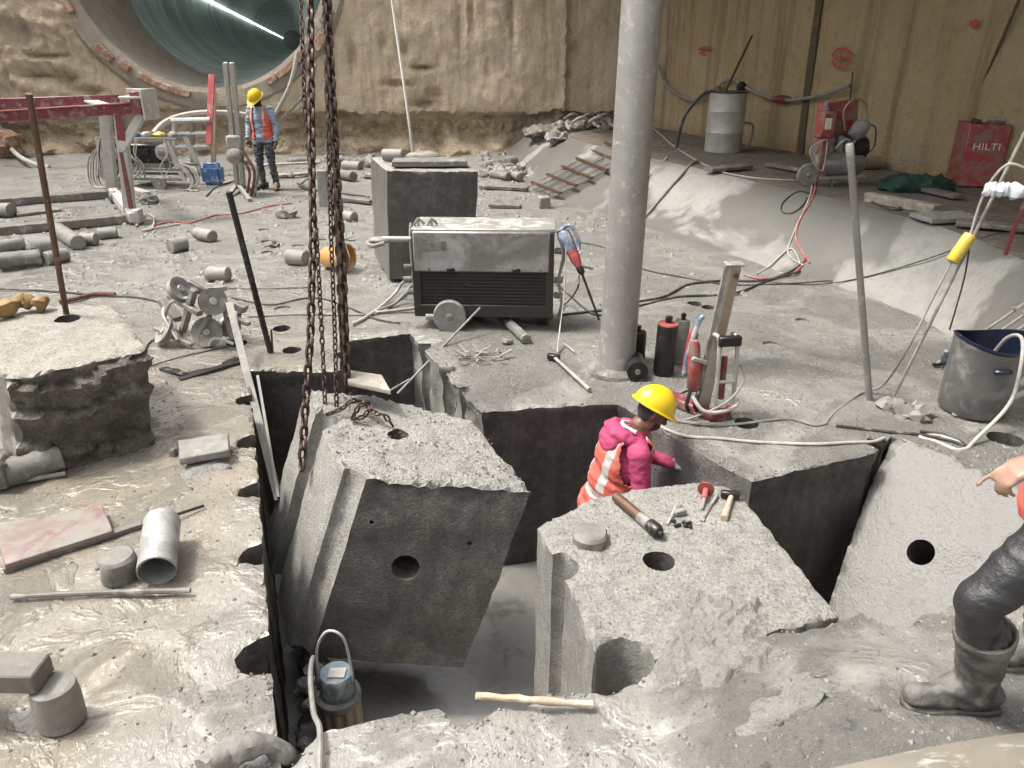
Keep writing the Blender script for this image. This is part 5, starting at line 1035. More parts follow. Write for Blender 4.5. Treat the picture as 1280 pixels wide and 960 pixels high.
b = MB(m_); b.lathe([(.05, -.06), (.12, -.05), (.155, 0), (.155, .2), (.12, .26)], 22, (.46, .02, .66), (0, 1, 0)); b.build('alternator', 'alu', t); b = MB(m_); b.lathe([(.02, -.09), (.06, -.08), (.06, -.04)], 16, (.46, .02, .66), (0, 1, 0)); b.build('alternator_cap', 'steel', t)
for x in (-.45, .34): wheel(t, m_ @ Vector((x, -.06, .11)), (0, 1, 0), .125, .09)
rg = random.Random(11)
for k in range(14):
    x = rg.uniform(-.75, .6); b = MB(m_); b.tube(spline([(x, -.03, H_), (x + rg.uniform(-.1, .1), -.08, .65), (x + rg.uniform(-.2, .2), -.06, .42), (x + rg.uniform(-.2, .2), -.08, .2)], 5), rg.uniform(.01, .018), 6); b.build('hose', rg.choice(['hose', 'hose', 'greycable', 'cable']), t)
for k in range(5): x = -.78 - .05 * k; b = MB(m_); b.tube(spline([(-.7, .02, .8), (x - .02, 0, .55), (x - .1, -.02, .2), (x - .02, -.05, .03), (x + .2, -.08, .02)], 5), .014, 6); b.build('hose', 'hose' if k % 2 else 'greycable', t)
for k in range(5): b = MB(m_); b.tube(spline([(.6, .0, .5), (.8 + .05 * k, -.02, .4), (.95 + .04 * k, -.05, .15), (.9, -.1, .02), (.75 + .1 * k, -.2, .02)], 5), .015, 6); b.build('hose', 'hose' if k != 2 else 'cable', t)
for x, m, s in [(-.1, 'blue', .1), (.35, 'yellow', .13), (.1, 'hose', .12), (-.35, 'white', .12), (.6, 'cloth', .1)]: b = MB(m_); b.ball((x, D_ * .3, H_ + .06), (s, s * .7, .055), 10, 6); b.build('rag', m, t, jit=.03, jscale=12)
tag(MB().bar(G(165, 237, .04), G(184, 243, .04), .15, .09).build('timber_chock', 'wood', bevel=.008, loc=G(175, 240)), 'pale timber chock lying before the engine set wheel', 'timber')
# rack of white pipes behind
t = thing('pipe_rack', 'white pipe rack standing between engine set and rear wall', 'rack', G(240, 205)); Yr = 16.3
for y in (151, 168, 184): MB().tube([P(214, y, Yr), P(263, y - 1, Yr)], .055, 8).build('rail', 'white', t)
for x in (218, 240): MB().tube([P(x, 150, Yr), P(x + 1, 203, Yr)], .05, 8).build('post', 'white' if x < 230 else 'stone', t)
cab('drain_pipe', 'fat pale pipe arching over the rack toward the tunnel foot', [P(192, 168, 16), P(203, 156, 16.4), P(222, 147, 16.8), P(250, 142, 17), P(285, 142, 17.2), P(318, 146, 17.4)], .07, 'hose', 'pipe')
tag(MB().bar(P(265, 93, 16.6), P(261, 181, 16.2), .12, .05, (0, 1, 0)).build('marker_plank', 'pinkred', bevel=.006, loc=P(261, 181, 16.2)), 'red painted plank standing upright left of the grey mast', 'plank')
tag(MB().bar(P(267, 104, 17.0), P(267, 204, 16.9), .1, .05, (0, 1, 0)).build('marker_plank', 'palewood', bevel=.006, loc=G(267, 204)), 'bare timber plank standing right behind the red plank', 'plank')
a_ = G(268, 230); t = thing('jerrycan', 'dusty blue plastic jerrycan on the mud left of the rear worker', 'jerrycan', a_); b = MB(); b.box(a_ + Vector((0, 0, .18)), (.38, .26, .36)); b.build('body', 'blue', t, bevel=.05, bseg=2); b = MB(); b.box(a_ + Vector((-.02, 0, .38)), (.26, .06, .05)); b.build('handle', 'blue', t, bevel=.015); b = MB(); b.cyl(a_ + Vector((.13, 0, .34)), a_ + Vector((.13, 0, .41)), .035); b.build('cap', 'blue', t)
a_ = G(298, 240); t = thing('mast_drill', 'tall grey twin-rail mast drill standing left of the rear worker', 'drill rig', a_); mt, mb_ = P(286, 78, 14.0), P(301, 236, 14.3)
for dx in (-.055, .055): b = MB(); b.bar(mb_ + Vector((dx, 0, 0)), mt + Vector((dx, 0, 0)), .07, .1, (0, 1, 0)); b.build('mast_rail', 'alu', t, bevel=.006)
b = MB(); b.box(P(294, 180, 14.1), (.26, .2, .3)); b.build('carriage', 'stone', t, bevel=.03); b = MB(); b.lathe([(.08, 0), (.13, .03), (.13, .22), (.06, .26)], 16, P(297, 195, 14.0), (0, -1, .1)); b.build('motor', 'steel', t)
for px in ((286, 245), (312, 250), (318, 238)): b = MB(); b.bar(a_ + Vector((0, 0, .15)), G(*px, .03), .06, .05); b.build('foot', 'stone', t)
for k, (x0, x1) in enumerate([(305, 318), (300, 312), (308, 322)]): b = MB(); b.tube(spline([P(x0, 190 + k * 6, 14), P(x1, 215, 13.9), P(x1 - 4, 245, 13.9)], 5), .025, 7); b.build('strut', ('rust', 'maroon', 'stone')[k], t)
cab('floor_cable', 'dark cable running from the blue jerrycan to the mast drill', floor([(258, 246), (270, 235), (290, 228), (305, 225)]), .014, 'cable')
# far timbers, cores and rubble along the rear wall
far_r = random.Random(5)
for p0, p1, l in [((330, 207), (400, 203), 'long pale timber lying behind the rear worker'), ((600, 233), (660, 236), 'long dark timber lying behind the standing block at the right'), ((612, 256), (651, 258), 'thin dark batten on the mud right of the standing block'), ((412, 246), (465, 252), 'dark batten on the mud left of the standing block'), ((345, 220), (395, 216), 'pale plank before the rear timbers')]:
    tag(MB().bar(G(*p0, .05), G(*p1, .05), .14, .06).build('timber_batten', 'wood' if 'pale' in l else 'darkwood', bevel=.008, sub=3, jit=.012, loc=G(*p0)), l, 'timber')
for k in range(16):
    x = (345, 470) if k < 9 else (605, 655); px = far_r.uniform(*x); py = far_r.uniform(203, 222); w_ = far_r.uniform(8, 22); core((px, py), (px + w_, py + far_r.uniform(-4, 4)), far_r.uniform(.07, .11), 'loose concrete core in the rubble strewn along the foot of the rear wall', 'rear rubble cores')
for k in range(46):
    x = (600, 668) if k < 30 else (440, 600) if k < 36 else (340, 470); px = far_r.uniform(*x); py = far_r.uniform(194, 224); lump((px, py), far_r.uniform(.09, .2), 'loose stone in the rubble strewn along the foot of the rear wall', 'stone', far_r.uniform(.4, .8), 'rear rubble stones')
b = MB(); b.box(G(404, 236, .3), (.16, .12, .6)); tag(b.build('standing_post', 'stone', bevel=.01, jit=.012, sub=2, loc=G(404, 236)), 'short grey post standing left of the standing block', 'post')
cab('cable_coil', 'dark cable coiled on the mud beside the short grey post', floor([(375, 232), (385, 225), (400, 224), (415, 232), (400, 238), (380, 237), (372, 230), (390, 238), (430, 243), (462, 247)]), .016, 'cable')
b = MB(); b.box(G(680, 253, .1), (.2, .16, .2), Matrix.Rotation(.3, 3, 'Z')); tag(b.build('concrete_cube', 'stone', bevel=.02, jit=.015, sub=2, loc=G(680, 256)), 'small concrete cube at the foot of the mesh pallet', 'block')
for (x, y, s, l) in [(625, 287, .12, 'bent dark offcut lying right of the power unit top'), (628, 292, .14, 'flat grey flake beyond the power unit'), (612, 283, .1, 'thin curled scrap beyond the power unit')]:
    tag(MB().bar(G(x - 10, y - 3, .03), G(x + 12, y + 2, .04), s, .03).build('scrap_piece', 'stone', bevel=.01, sub=3, jit=.03, jscale=6, loc=G(x, y)), l, 'scrap')
# red soil patch at left foot of the wall
b = MB(); b.ball(P(-22, 186, 18.9), (.9, .4, .6), 40, 24); tag(b.build('soil_heap', 'redsoil', jit=.22, jscale=3., loc=G(-15, 205)), 'heap of reddish soil at the left picture edge below the wall', 'soil heap')
for k, (p0, p1) in enumerate([((340, 150), (372, 65)), ((352, 148), (395, 80)), ((360, 142), (384, 118))]): tag(MB().tube(spline([P(*p0, 19), P((p0[0] + p1[0]) / 2 + (10 if k else 6), (p0[1] + p1[1]) / 2, 18.9), P(*p1, 19)], 6), .05 if k == 0 else .035, 7).build('wall_hose', 'wood' if k else 'hose', loc=P(*p0, 19)), ['pale hose climbing the tunnel edge behind the rear worker', 'timber stick leaning on the tunnel edge behind the chains', 'short stick leaning at the tunnel foot right of the rear worker'][k], 'hose' if k == 0 else 'stick')

# ------------------------------------------------------------------ mesh pallet, sacks and pipes on the slope
t = thing('mesh_pallet', 'expanded metal pallet with cross bars leaning on the slope end', 'pallet', G(672, 242)); c0, c1, c2, c3 = G(660, 234, .06), G(692, 246, .06), G(806, 190, .78), G(768, 176, .78)
def pal(u, v): return c0.lerp(c3, u).lerp(c1.lerp(c2, u), v)
for k in range(6): u = .06 + k * .17; b = MB(); b.bar(pal(u, -.06) + Vector((0, 0, .03)), pal(u, 1.06) + Vector((0, 0, .03)), .05, .04); b.build('cross_bar', 'rust', t)
for v0, v1 in ((0, .46), (.54, 1)):
    b = MB()
    for k in range(44): u = k / 43; b.bar(pal(u, v0), pal(min(1, u + .03), v1), .009, .006); b.bar(pal(min(1, u + .03), v0), pal(u, v1), .009, .006)
    for v in (v0, (v0 + v1) / 2, v1): b.bar(pal(0, v), pal(1, v), .016, .02)
    o = b.build('mesh_strip', 'stone', t, smooth=False)
rg = random.Random(8)
for k, (x, y, h, s, m) in enumerate([(690, 165, .5, .3, 'sack'), (706, 160, .6, .25, 'stone'), (722, 158, .7, .22, 'greycable'), (735, 153, .75, .24, 'steel'), (752, 155, .75, .28, 'stone'), (768, 157, .75, .25, 'sack'), (700, 172, .45, .22, 'stone'), (676, 168, .4, .3, 'sack')]):
    c = S(x, y + 4, s * .3); b = MB(); b.ball(c, (s * 1.3, s, s * .45), 28, 18); tag(b.build('sack', m, jit=.13, jscale=6.5, loc=c - Vector((0, 0, s * .4))), 'crumpled dusty sack in the heap at the far end of the slope', 'sack', 'sacks heaped at the slope end')
for k in range(5): p = S(705 + k * 10, 160 + (k % 2) * 5, .2); cab('scrap_hose', 'bit of pale hose tangled into the sack heap', [p, p + Vector((.2, -.1, .12)), p + Vector((.45, .1, -.02)), p + Vector((.6, -.2, -.08))], .035, 'hose' if k % 2 else 'steel', 'hose')['group'] = 'hose ends in the sack heap'
cab('slope_pipe', 'thin grey pipe lying down the slope right of the prop pole', [S(x, y, .025) for x, y in [(806, 273), (818, 259), (830, 245), (842, 231), (854, 218), (866, 205), (873, 204)]], .025, 'greycable', 'pipe')
cab('slope_cable', 'pale cable trailing along the ledge edge to the compressor', [S(x, y, .014) for x, y in [(815, 160), (828, 171), (840, 182), (858, 194), (875, 204), (890, 211), (905, 217), (925, 221), (945, 224), (970, 226), (1000, 227)]], .014, 'hose')
tag(MB().bar(S(808, 226, .03), S(834, 199, .03), .04, .03).build('slope_lath', 'steel', loc=G(820, 212, .65)), 'short lath lying on the slope close to the prop pole', 'lath')
# ------------------------------------------------------------------ things on the ledge
a_ = G(903, 189, LH); t = thing('steel_drum', 'open pale steel drum standing on the ledge by the wall', 'drum', a_)
MB().lathe([(.32, .0), (.33, .01), (.325, .32), (.335, .34), (.325, .36), (.33, .68), (.337, .7), (.327, .72), (.325, 1.0), (.33, 1.02), (.3, 1.02), (.3, .9), (.02, .9)], 36, a_).build('shell', 'drum', t); MB().lathe([(.322, .0), (.336, .01), (.336, .03), (.31, .03)], 36, a_ + Vector((0, 0, 1.0))).build('rim', 'dark', t)
rod('leaning_rod', 'dark rod leaning from the steel drum against the wall', a_ + Vector((-.1, .1, .85)), on_wall(940, 45, .1), .022, 'rust')
wc = [(822, 80), (832, 105), (850, 120), (865, 125), (880, 120), (900, 106), (915, 98), (930, 108), (950, 118), (975, 125), (1000, 124), (1030, 118), (1062, 107)]
cab('wall_cable', 'dark cable festooned along the wall above the ledge', [on_wall(x, y, .12) for x, y in wc], .03, 'greycable')
tag(MB().ball(on_wall(927, 109, .16), (.1, .08, .1), 14, 10).build('cable_reel', 'black', loc=on_wall(927, 109, .16)), 'black round reel hanging on the wall cable above the drum', 'reel')
tag(MB().ball(on_wall(978, 124, .14), (.2, .08, .07), 12, 8).build('cable_tape', 'maroon', jit=.03, loc=on_wall(978, 124, .14)), 'dark taped bundle on the wall cable left of the compressor', 'bundle')
rod('wall_peg', 'thin upright peg holding the wall cable above the compressor', on_wall(1062, 128, .1), on_wall(1066, 90, .1), .012, 'dark')
rod('wall_peg', 'short dark peg below the wall cable left of the drum', on_wall(899, 136, .1), on_wall(900, 108, .1), .02, 'dark')
lump((850, 160), .26, 'brown lump of rock by the wall left of the drum', 'wood', .8); ob = [o for o in C.objects if o.get('label', '').startswith('brown lump')][0]; ob.location = G(850, 158, LH)
cab('drum_hose', 'dark hose arching out of the drum to the ledge', [a_ + Vector((-.2, 0, 1.0)), a_ + Vector((-.45, 0, .98)), a_ + Vector((-.75, 0, .6)), a_ + Vector((-.85, 0, .05))], .03, 'cable', 'hose')
cab('drum_hose', 'pale hose loop lying right of the drum', [a_ + Vector((.33, 0, .5)), a_ + Vector((.5, 0, .45)), a_ + Vector((.5, 0, .2)), a_ + Vector((.4, -.1, .05))], .025, 'greycable', 'hose')
# compressor
g0 = G(1045, 232, LH); t = thing('air_compressor', 'red-panelled air compressor with grey tank on the ledge', 'compressor', g0); m_ = rz(g0, R(12))
b = MB(m_); b.lathe([(.05, -.36), (.12, -.34), (.16, -.28), (.16, .28), (.12, .34), (.05, .36)], 22, (.05, .1, .28), (1, 0, 0)); b.build('air_tank', 'panel', t)
b = MB(m_); b.box((.03, .25, .82), (.58, .05, .52), Matrix.Rotation(R(-6), 3, 'Y')); b.build('guard_panel', 'red', t, bevel=.012); b = MB(m_); b.box((-.25, .2, .8), (.05, .2, .55)); b.build('guard_edge', 'red', t, bevel=.01)
b = MB(m_); b.box((-.28, .05, .8), (.2, .2, .34)); sb = b.build('switch_box', 'red', t, bevel=.02); b = MB(m_); b.box((-.30, -.055, .82), (.09, .01, .14)); b.build('label_plate', 'letter', sb)
b = MB(m_); b.bar((-.27, .0, .7), (-.25, 0, .1), .14, .06, (0, 1, 0)); b.build('front_leg', 'red', t, bevel=.01)
for x, h in ((-.12, .2), (.02, .22), (.15, .18)): b = MB(m_); b.lathe([(.05, 0), (.06, .02), (.06, h - .04), (.045, h)], 12, (x, .1, .43)); b.build('cylinder_head', 'steel', t)
b = MB(m_); b.lathe([(.1, -.1), (.15, -.08), (.15, .12), (.1, .14)], 18, (.28, .12, .48), (1, 0, 0)); b.build('motor', 'dark', t)
b = MB(m_); b.tube(spline([(-.1, .0, .5), (.0, -.05, .62), (.12, -.03, .55), (.2, .0, .66)], 5), .018, 8); b.build('copper_pipe', 'alu', t)
wheel(t, m_ @ Vector((-.42, .05, .15)), (0, 1, .0), .15, .06)
for x in (-.1, .28): b = MB(m_); b.bar((x, -.02, .14), (x, -.04, .0), .03, .03); b.build('foot', 'steel', t)
b = MB(m_); b.bar((-.3, .02, .12), (.4, .02, .12), .2, .03); b.build('base_plate', 'alu', t)
b = MB(m_); b.ball((.2, -.02, .74), (.16, .09, .12), 14, 8, Matrix.Rotation(R(-40), 3, 'Y')); b.build('hung_bag', 'sheet', t, jit=.03, jscale=14)
for k in range(3): b = MB(m_); b.tube(spline([(-.3, -.06, .62), (-.45 - .04 * k, -.08, .5), (-.42, -.08, .3), (-.3, -.08, .22), (-.27, -.06, .4)], 5, True), .009, 6, True); b.build('hose_coil', 'hose', t)
b = MB(m_); b.tube(spline([(.0, .0, .72), (-.08, -.02, .98), (.05, -.02, 1.12), (.25, 0, 1.05), (.3, 0, .85)], 5), .014, 7); b.build('yellow_lead', 'pumpring', t)
b = MB(m_); b.tube(spline([(.3, 0, .8), (.45, 0, .75), (.48, 0, .5), (.35, 0, .4)], 5), .012, 7); b.build('lead', 'cable', t)
b = MB(m_); b.tube(spline([(-.32, -.02, 1.0), (-.38, -.05, 1.07), (-.3, -.02, 1.1)], 4), .02, 7); b.build('valve', 'alu', t)
# red cabinet with white letters
g0 = G(1229, 236, LH); t = thing('red_cabinet', 'tall red equipment cabinet with white lettering on the ledge', 'cabinet', g0); m_ = rz(g0, R(-14))
b = MB(m_); b.box((-.08, .3, .42), (.5, .6, .80)); b.build('body', 'red', t, bevel=.012); b = MB(m_); b.box((.42, .35, .38), (.42, .5, .7)); b.build('rear_body', 'red', t, bevel=.012); b = MB(m_); b.box((.4, .08, .35), (.3, .02, .5)); b.build('radiator', 'dark', t)
tc = bpy.data.curves.new('lettering', 'FONT'); tc.body = 'HILTI'; tc.size = .125; tc.align_x = 'CENTER'; tc.extrude = .001; tc.space_character = 1.05; to = bpy.data.objects.new('tmp', tc); C.objects.link(to)
me = bpy.data.meshes.new_from_object(to.evaluated_get(bpy.context.evaluated_depsgraph_get())); bpy.data.objects.remove(to); me.materials.clear(); me.materials.append(M['letter'])
lo = bpy.data.objects.new('lettering', me); C.objects.link(lo); lo.parent = t; lo.matrix_local = Matrix.Rotation(R(-14), 4, 'Z') @ Matrix.Translation((-.08, -.004, .5)) @ Matrix.Rotation(R(90), 4, 'X') @ Matrix.Diagonal((1.12, 1, 1, 1))
for k in range(7): b = MB(m_); b.box((-.28 + k * .06, .1, .835), (.02, .12, .02)); b.build('vent_rib', 'red', t)
b = MB(m_); b.tube([(-.3, .1, .86), (-.2, .05, .84)], .03, 8); b.build('hose_end', 'dark', t); b = MB(m_); b.ball((.25, .3, .86), (.3, .2, .07), 14, 8); b.build('canvas', 'cloth', t, jit=.04)
b = MB(m_); b.box((0, .3, .01), (.6, .5, .04)); b.build('skid', 'dark', t)
rod('leaning_rod', 'long dark rod leaning on the wall left of the red cabinet', G(1178, 222, LH), on_wall(1278, -10, .08), .02, 'rust')
a_ = G(1090, 213, LH); tag(MB().lathe([(.08, -.16), (.1, -.15), (.1, .15), (.08, .16)], 16, a_ + Vector((0, .1, .1)), (1, .2, 0)).build('yellow_can', 'pumpring', loc=a_), 'ochre can lying on the ledge between compressor and net', 'can')
b = MB(); b.ball(G(1145, 233, LH + .05), (.5, .28, .13), 44, 24); tag(b.build('green_net', 'green', jit=.09, jscale=9, loc=G(1145, 236, LH)), 'crumpled dark green net heaped on the ledge', 'net')
rg = random.Random(21)
for p0, p1, w_, l, m in [((1085, 246), (1172, 262), .16, 'thick pale timber lying along the ledge edge', 'wood'), ((1150, 272), (1215, 270), .4, 'broken pale board at the ledge edge below the cabinet', 'sheet'), ((1110, 226), (1200, 246), .2, 'dark plank lying before the green net', 'darkwood'), ((1195, 278), (1290, 286), .2, 'dark plank at the ledge edge by the right picture edge', 'darkwood'), ((885, 212), (935, 208), .2, 'dark flat plank on the ledge before the drum', 'darkwood'), ((960, 205), (1010, 214), .14, 'dark lath lying between drum and compressor', 'darkwood')]:
    tag(MB().bar(G(*p0, LH + .05), G(*p1, LH + .05), w_, .05 if 'timber' not in l else .1).build('ledge_plank', m, bevel=.006, sub=3, jit=.012, loc=G(*p0, LH)), l, 'plank')
cab('ledge_cable', 'curl of dark cable on the slope top below the thick timber', [S(x, y, .014) for x, y in [(1090, 254), (1110, 262), (1126, 263), (1118, 256), (1105, 252)]], .014, 'cable')
# pale bent sheet at the lower right corner
b = MB(); vs = []
for i in range(25):
    u = i / 24; p = G(960 + 400 * u, 972 - 62 * math.sin(u * 1.5) ** 1.3, .20 + .2 * sst(.0, .5, u)); vs += [p + Vector((0, .0, .0)), p + Vector((0, -.10, .05)), p + Vector((0, -.5, .06)), p + Vector((0, -.5, -.02)), p + Vector((0, -.02, -.1))]
b.add(vs, [(i * 5 + k, (i + 1) * 5 + k, (i + 1) * 5 + (k + 1) % 5, i * 5 + (k + 1) % 5) for i in range(24) for k in range(5)]); tag(b.build('bent_sheet', 'lumber', bevel=0, loc=G(1200, 940, .2)), 'pale bent board lying at the lower right corner', 'board')
# ------------------------------------------------------------------ people
def organic(prims, vox, it=4, grow=0.):
    b = MB()
    for p in prims:
        if p[0] == 'c':
            _, a, c, r0, r1 = p; a, c = Vector(a), Vector(c); b.ball(a, r0 + grow, 14, 10); b.ball(c, r1 + grow, 14, 10)
            if (c - a).length > 1e-4: b.cyl(a, c, r0 + grow, r1 + grow, 16)
        else:
            r = tuple(x + grow for x in p[2]); b.ball(p[1], r, 20, 14, p[3] if len(p) > 3 else None)
    me = bpy.data.meshes.new('tmp'); me.from_pydata(b.v, [], b.f); o = bpy.data.objects.new('tmp', me); C.objects.link(o)
    bm = bmesh.new(); bm.from_mesh(me); bmesh.ops.recalc_face_normals(bm, faces=bm.faces); bm.to_mesh(me); bm.free()
    md = o.modifiers.new('r', 'REMESH'); md.mode = 'VOXEL'; md.voxel_size = vox; sm = o.modifiers.new('s', 'SMOOTH'); sm.factor = .5; sm.iterations = it
    r = bpy.data.meshes.new_from_object(o.evaluated_get(bpy.context.evaluated_depsgraph_get())); bpy.data.objects.remove(o)
    vs = [v.co.copy() for v in r.vertices]; fs = [tuple(p.vertices) for p in r.polygons]; bpy.data.meshes.remove(r); return vs, fs
def finish(name, vs, fs, mats, pick, mw, parent, fold=0., fscale=9., keep=None, solid=0.):
    if keep: fs = [f for f in fs if keep(sum((vs[i] for i in f), Vector()) / len(f))]
    cen = [sum((vs[i] for i in f), Vector()) / len(f) for f in fs]; mi = [pick(c) for c in cen]
    if fold:
        bmn = bpy.data.meshes.new('n'); bmn.from_pydata(vs, [], fs); nn = [v.normal.copy() for v in bmn.vertices]; bpy.data.meshes.remove(bmn)
        vs = [v + n * fold * (1.5 - 3.2 * abs(noise.noise(Vector((v.x * .7, v.y * .7, v.z * 1.8)) * fscale)) + .7 * noise.noise(v * fscale * 2.3)) for v, n in zip(vs, nn)]
    used = sorted({i for f in fs for i in f}); mp = {k: i for i, k in enumerate(used)}
    o = raw(name, [mw @ vs[k] for k in used], [tuple(mp[i] for i in f) for f in fs], mats, parent, True, mi, ang=70)
    if solid: md = o.modifiers.new('thickness', 'SOLIDIFY'); md.thickness = solid; md.offset = 1
    return o
def hand(wr, d, nrm, side, curl=(.5, .5, .5, .5), s=1., point=False):
    """palm, four unequal bent fingers and a thumb from the side of the palm"""
    wr, d, nrm = Vector(wr), Vector(d).normalized(), Vector(nrm).normalized(); a = d.cross(nrm).normalized() * side; out = []
    for k in range(4):
        o = (1.5 - k) * .021 * s; q = wr + d * .02 * s + a * o * .7; e = wr + d * .088 * s + a * o; out.append(('c', q, e, .014 * s, .0125 * s))
        L = (.040, .045, .042, .033)[k] * s; p = e; ang = 0
        for j, f in enumerate((1., .8, .65)):
            ang += curl[k] * (.75, 1.15, .8)[j]; dd = d * math.cos(ang) + nrm * math.sin(ang); p2 = p + dd * L * f; out.append(('c', p, p2, (.0098, .0092, .0085)[j] * s, (.0092, .0085, .0075)[j] * s)); p = p2
    t0 = wr + d * .03 * s + a * .03 * s; t1 = t0 + (d * .7 + a * .6 + nrm * .3).normalized() * .04 * s; t2 = t1 + (d * .95 + a * .1 + nrm * .45).normalized() * .03 * s; t3 = t2 + (d * .9 - a * .25 + nrm * .5).normalized() * .025 * s
    out += [('c', wr + d * .01, t0, .015 * s, .015 * s), ('c', t0, t1, .0145 * s, .012 * s), ('c', t1, t2, .0115 * s, .0105 * s), ('c', t2, t3, .0102 * s, .0085 * s), ('c', wr - d * .02, wr + d * .02, .024 * s, .02 * s)]
    return out
def helmet(parent, mw, c, fwd, up, s=1.):
    f, u = Vector(fwd).normalized(), Vector(up).normalized(); l = u.cross(f).normalized(); f = l.cross(u); c = Vector(c)
    n, m = 32, 9; vs = []; fs = []
    def pt(x, y, z): return mw @ (c + f * x * s + l * y * s + u * z * s)
    for j in range(m + 1):
        th = math.pi / 2 * j / m
        for i in range(n):
            q = 2 * math.pi * i / n; r = math.cos(th); rib = 1 + .035 * math.exp(-(math.sin(q) / .22) ** 2) * (1 if j > 1 else 0); vs.append(pt(.142 * r * math.cos(q) * rib, .112 * r * math.sin(q), .135 * math.sin(th) * rib + .01))
    for ring in range(2):
        for i in range(n):
            q = 2 * math.pi * i / n; fr = max(0, math.cos(q)) ** 2; e = .014 + .05 * fr; vs.append(pt((.142 + e) * math.cos(q), (.112 + .014 + .008 * fr) * math.sin(q), .004 - .02 * fr - (.006 if ring else 0)))
    for i in range(n): q = 2 * math.pi * i / n; vs.append(pt(.135 * math.cos(q), .105 * math.sin(q), .0))
    fs = [(j * n + i, j * n + (i + 1) % n, (j + 1) * n + (i + 1) % n, (j + 1) * n + i) for j in range(m) for i in range(n)]
    B = (m + 1) * n; fs += [(i, B + i, B + (i + 1) % n, (i + 1) % n) for i in range(n)] + [(B + i, B + n + i, B + n + (i + 1) % n, B + (i + 1) % n) for i in range(n)] + [(B + n + i, B + 2 * n + i, B + 2 * n + (i + 1) % n, B + n + (i + 1) % n) for i in range(n)]
    o = raw('helmet', vs, fs, 'helmet', parent, True, ang=50); bm = bmesh.new(); bm.from_mesh(o.data); bmesh.ops.remove_doubles(bm, verts=bm.verts, dist=.0005); bmesh.ops.recalc_face_normals(bm, faces=bm.faces); bm.to_mesh(o.data); bm.free(); return o
def head_prims(h, f, u, s=1.):
    f, u = Vector(f).normalized(), Vector(u).normalized(); l = u.cross(f).normalized(); f = l.cross(u); h = Vector(h); Rm = Matrix((f, l, u)).transposed()
    out = [('e', h + u * .025 * s, (.098 * s, .078 * s, .105 * s), Rm), ('e', h + f * .028 * s - u * .055 * s, (.062 * s, .056 * s, .07 * s), Rm), ('c', h + f * .092 * s + u * .015 * s, h + f * .112 * s - u * .022 * s, .011 * s, .016 * s), ('c', h + f * .075 * s + l * .03 * s + u * .035 * s, h + f * .075 * s - l * .03 * s + u * .035 * s, .022 * s, .022 * s), ('c', h + f * .088 * s + l * .018 * s - u * .062 * s, h + f * .088 * s - l * .018 * s - u * .062 * s, .011 * s, .011 * s)]
    for k in (-1, 1): out.append(('e', h + l * k * .08 * s - f * .01 * s, (.02 * s, .012 * s, .033 * s), Rm))
    return out
def eyes(parent, mw, h, f, u):
    f, u = Vector(f).normalized(), Vector(u).normalized(); l = u.cross(f).normalized(); f = l.cross(u)
    for k in (-1, 1): b = MB(mw); b.ball(Vector(h) + f * .086 + l * k * .033 + u * .012, .012, 10, 8); b.build('eye', 'black', parent)
def body(j, s=1., boots=True, girth=1.):
    g = girth; out = [('e', j['pelvis'], (.125 * g, .165 * g, .13)), ('e', (Vector(j['pelvis']) + Vector(j['chest'])) / 2, (.118 * g, .155 * g, .19)), ('e', j['chest'], (.13 * g, .175 * g, .19)), ('c', j['ls'], j['rs'], .07, .07), ('c', Vector(j['neck']) - Vector((0, 0, .08)), Vector(j['neck']) + Vector((.02, 0, .05)), .062, .056)]
    for p in 'lr':
        out += [('c', j[p + 's'], j[p + 'e'], .066 * g, .05 * g), ('c', j[p + 'e'], j[p + 'w'], .05 * g, .036 * g), ('c', j[p + 'h'], j[p + 'k'], .095 * g, .066 * g), ('c', j[p + 'k'], j[p + 'a'], .064 * g, .052 * g)]
        a = Vector(j[p + 'a']); fd = Vector(j.get(p + 'f', (1, 0, 0))).normalized()
        out += [('c', a - Vector((0, 0, .03)) - fd * .05, a - Vector((0, 0, .045)) + fd * .02, .05, .052), ('c', a + Vector((0, 0, .02)), a + fd * .12 - Vector((0, 0, .045)), .052, .045), ('c', a + fd * .1 - Vector((0, 0, .05)), a + fd * .19 - Vector((0, 0, .052)), .046, .042)]
    return out
# worker in the pit: pink hoodie, orange vest, helmet, looking down to the right
pw = rz((.635, 4.52, -1.5), R(10)) @ Matrix.Scale(1.10, 4); root = thing('person', 'worker in pink hoodie, orange vest and yellow helmet standing in the pit', 'person', (.665, 4.52, -1.44))
J = dict(pelvis=(0, 0, .95), chest=(.10, 0, 1.26), neck=(.18, 0, 1.455), ls=(.17, .17, 1.395), rs=(.14, -.185, 1.395), le=(.29, .20, 1.2), lw=(.44, .06, 1.18), re=(.15, -.25, 1.12), rw=(.28, -.17, .98), lh=(0, .1, .92), rh=(0, -.1, .92), lk=(.06, .12, .5), rk=(.04, -.12, .5), la=(0, .13, .1), ra=(-.04, -.13, .1))
hc, hf, hu = Vector((.265, .0, 1.58)), Vector((.85, -.12, -.5)), Vector((.5, .05, .86))
pr = body(J, girth=1.0) + head_prims(hc, hf, hu, .95) + hand(J['lw'], (.8, -.4, -.25), (.1, -.2, -1), 1, (.45, .5, .5, .55)) + hand(J['rw'], (.7, .3, -.6), (.2, .6, -.3), -1, (.6, .6, .6, .6))
vs, fs = organic(pr, .0105, 4)
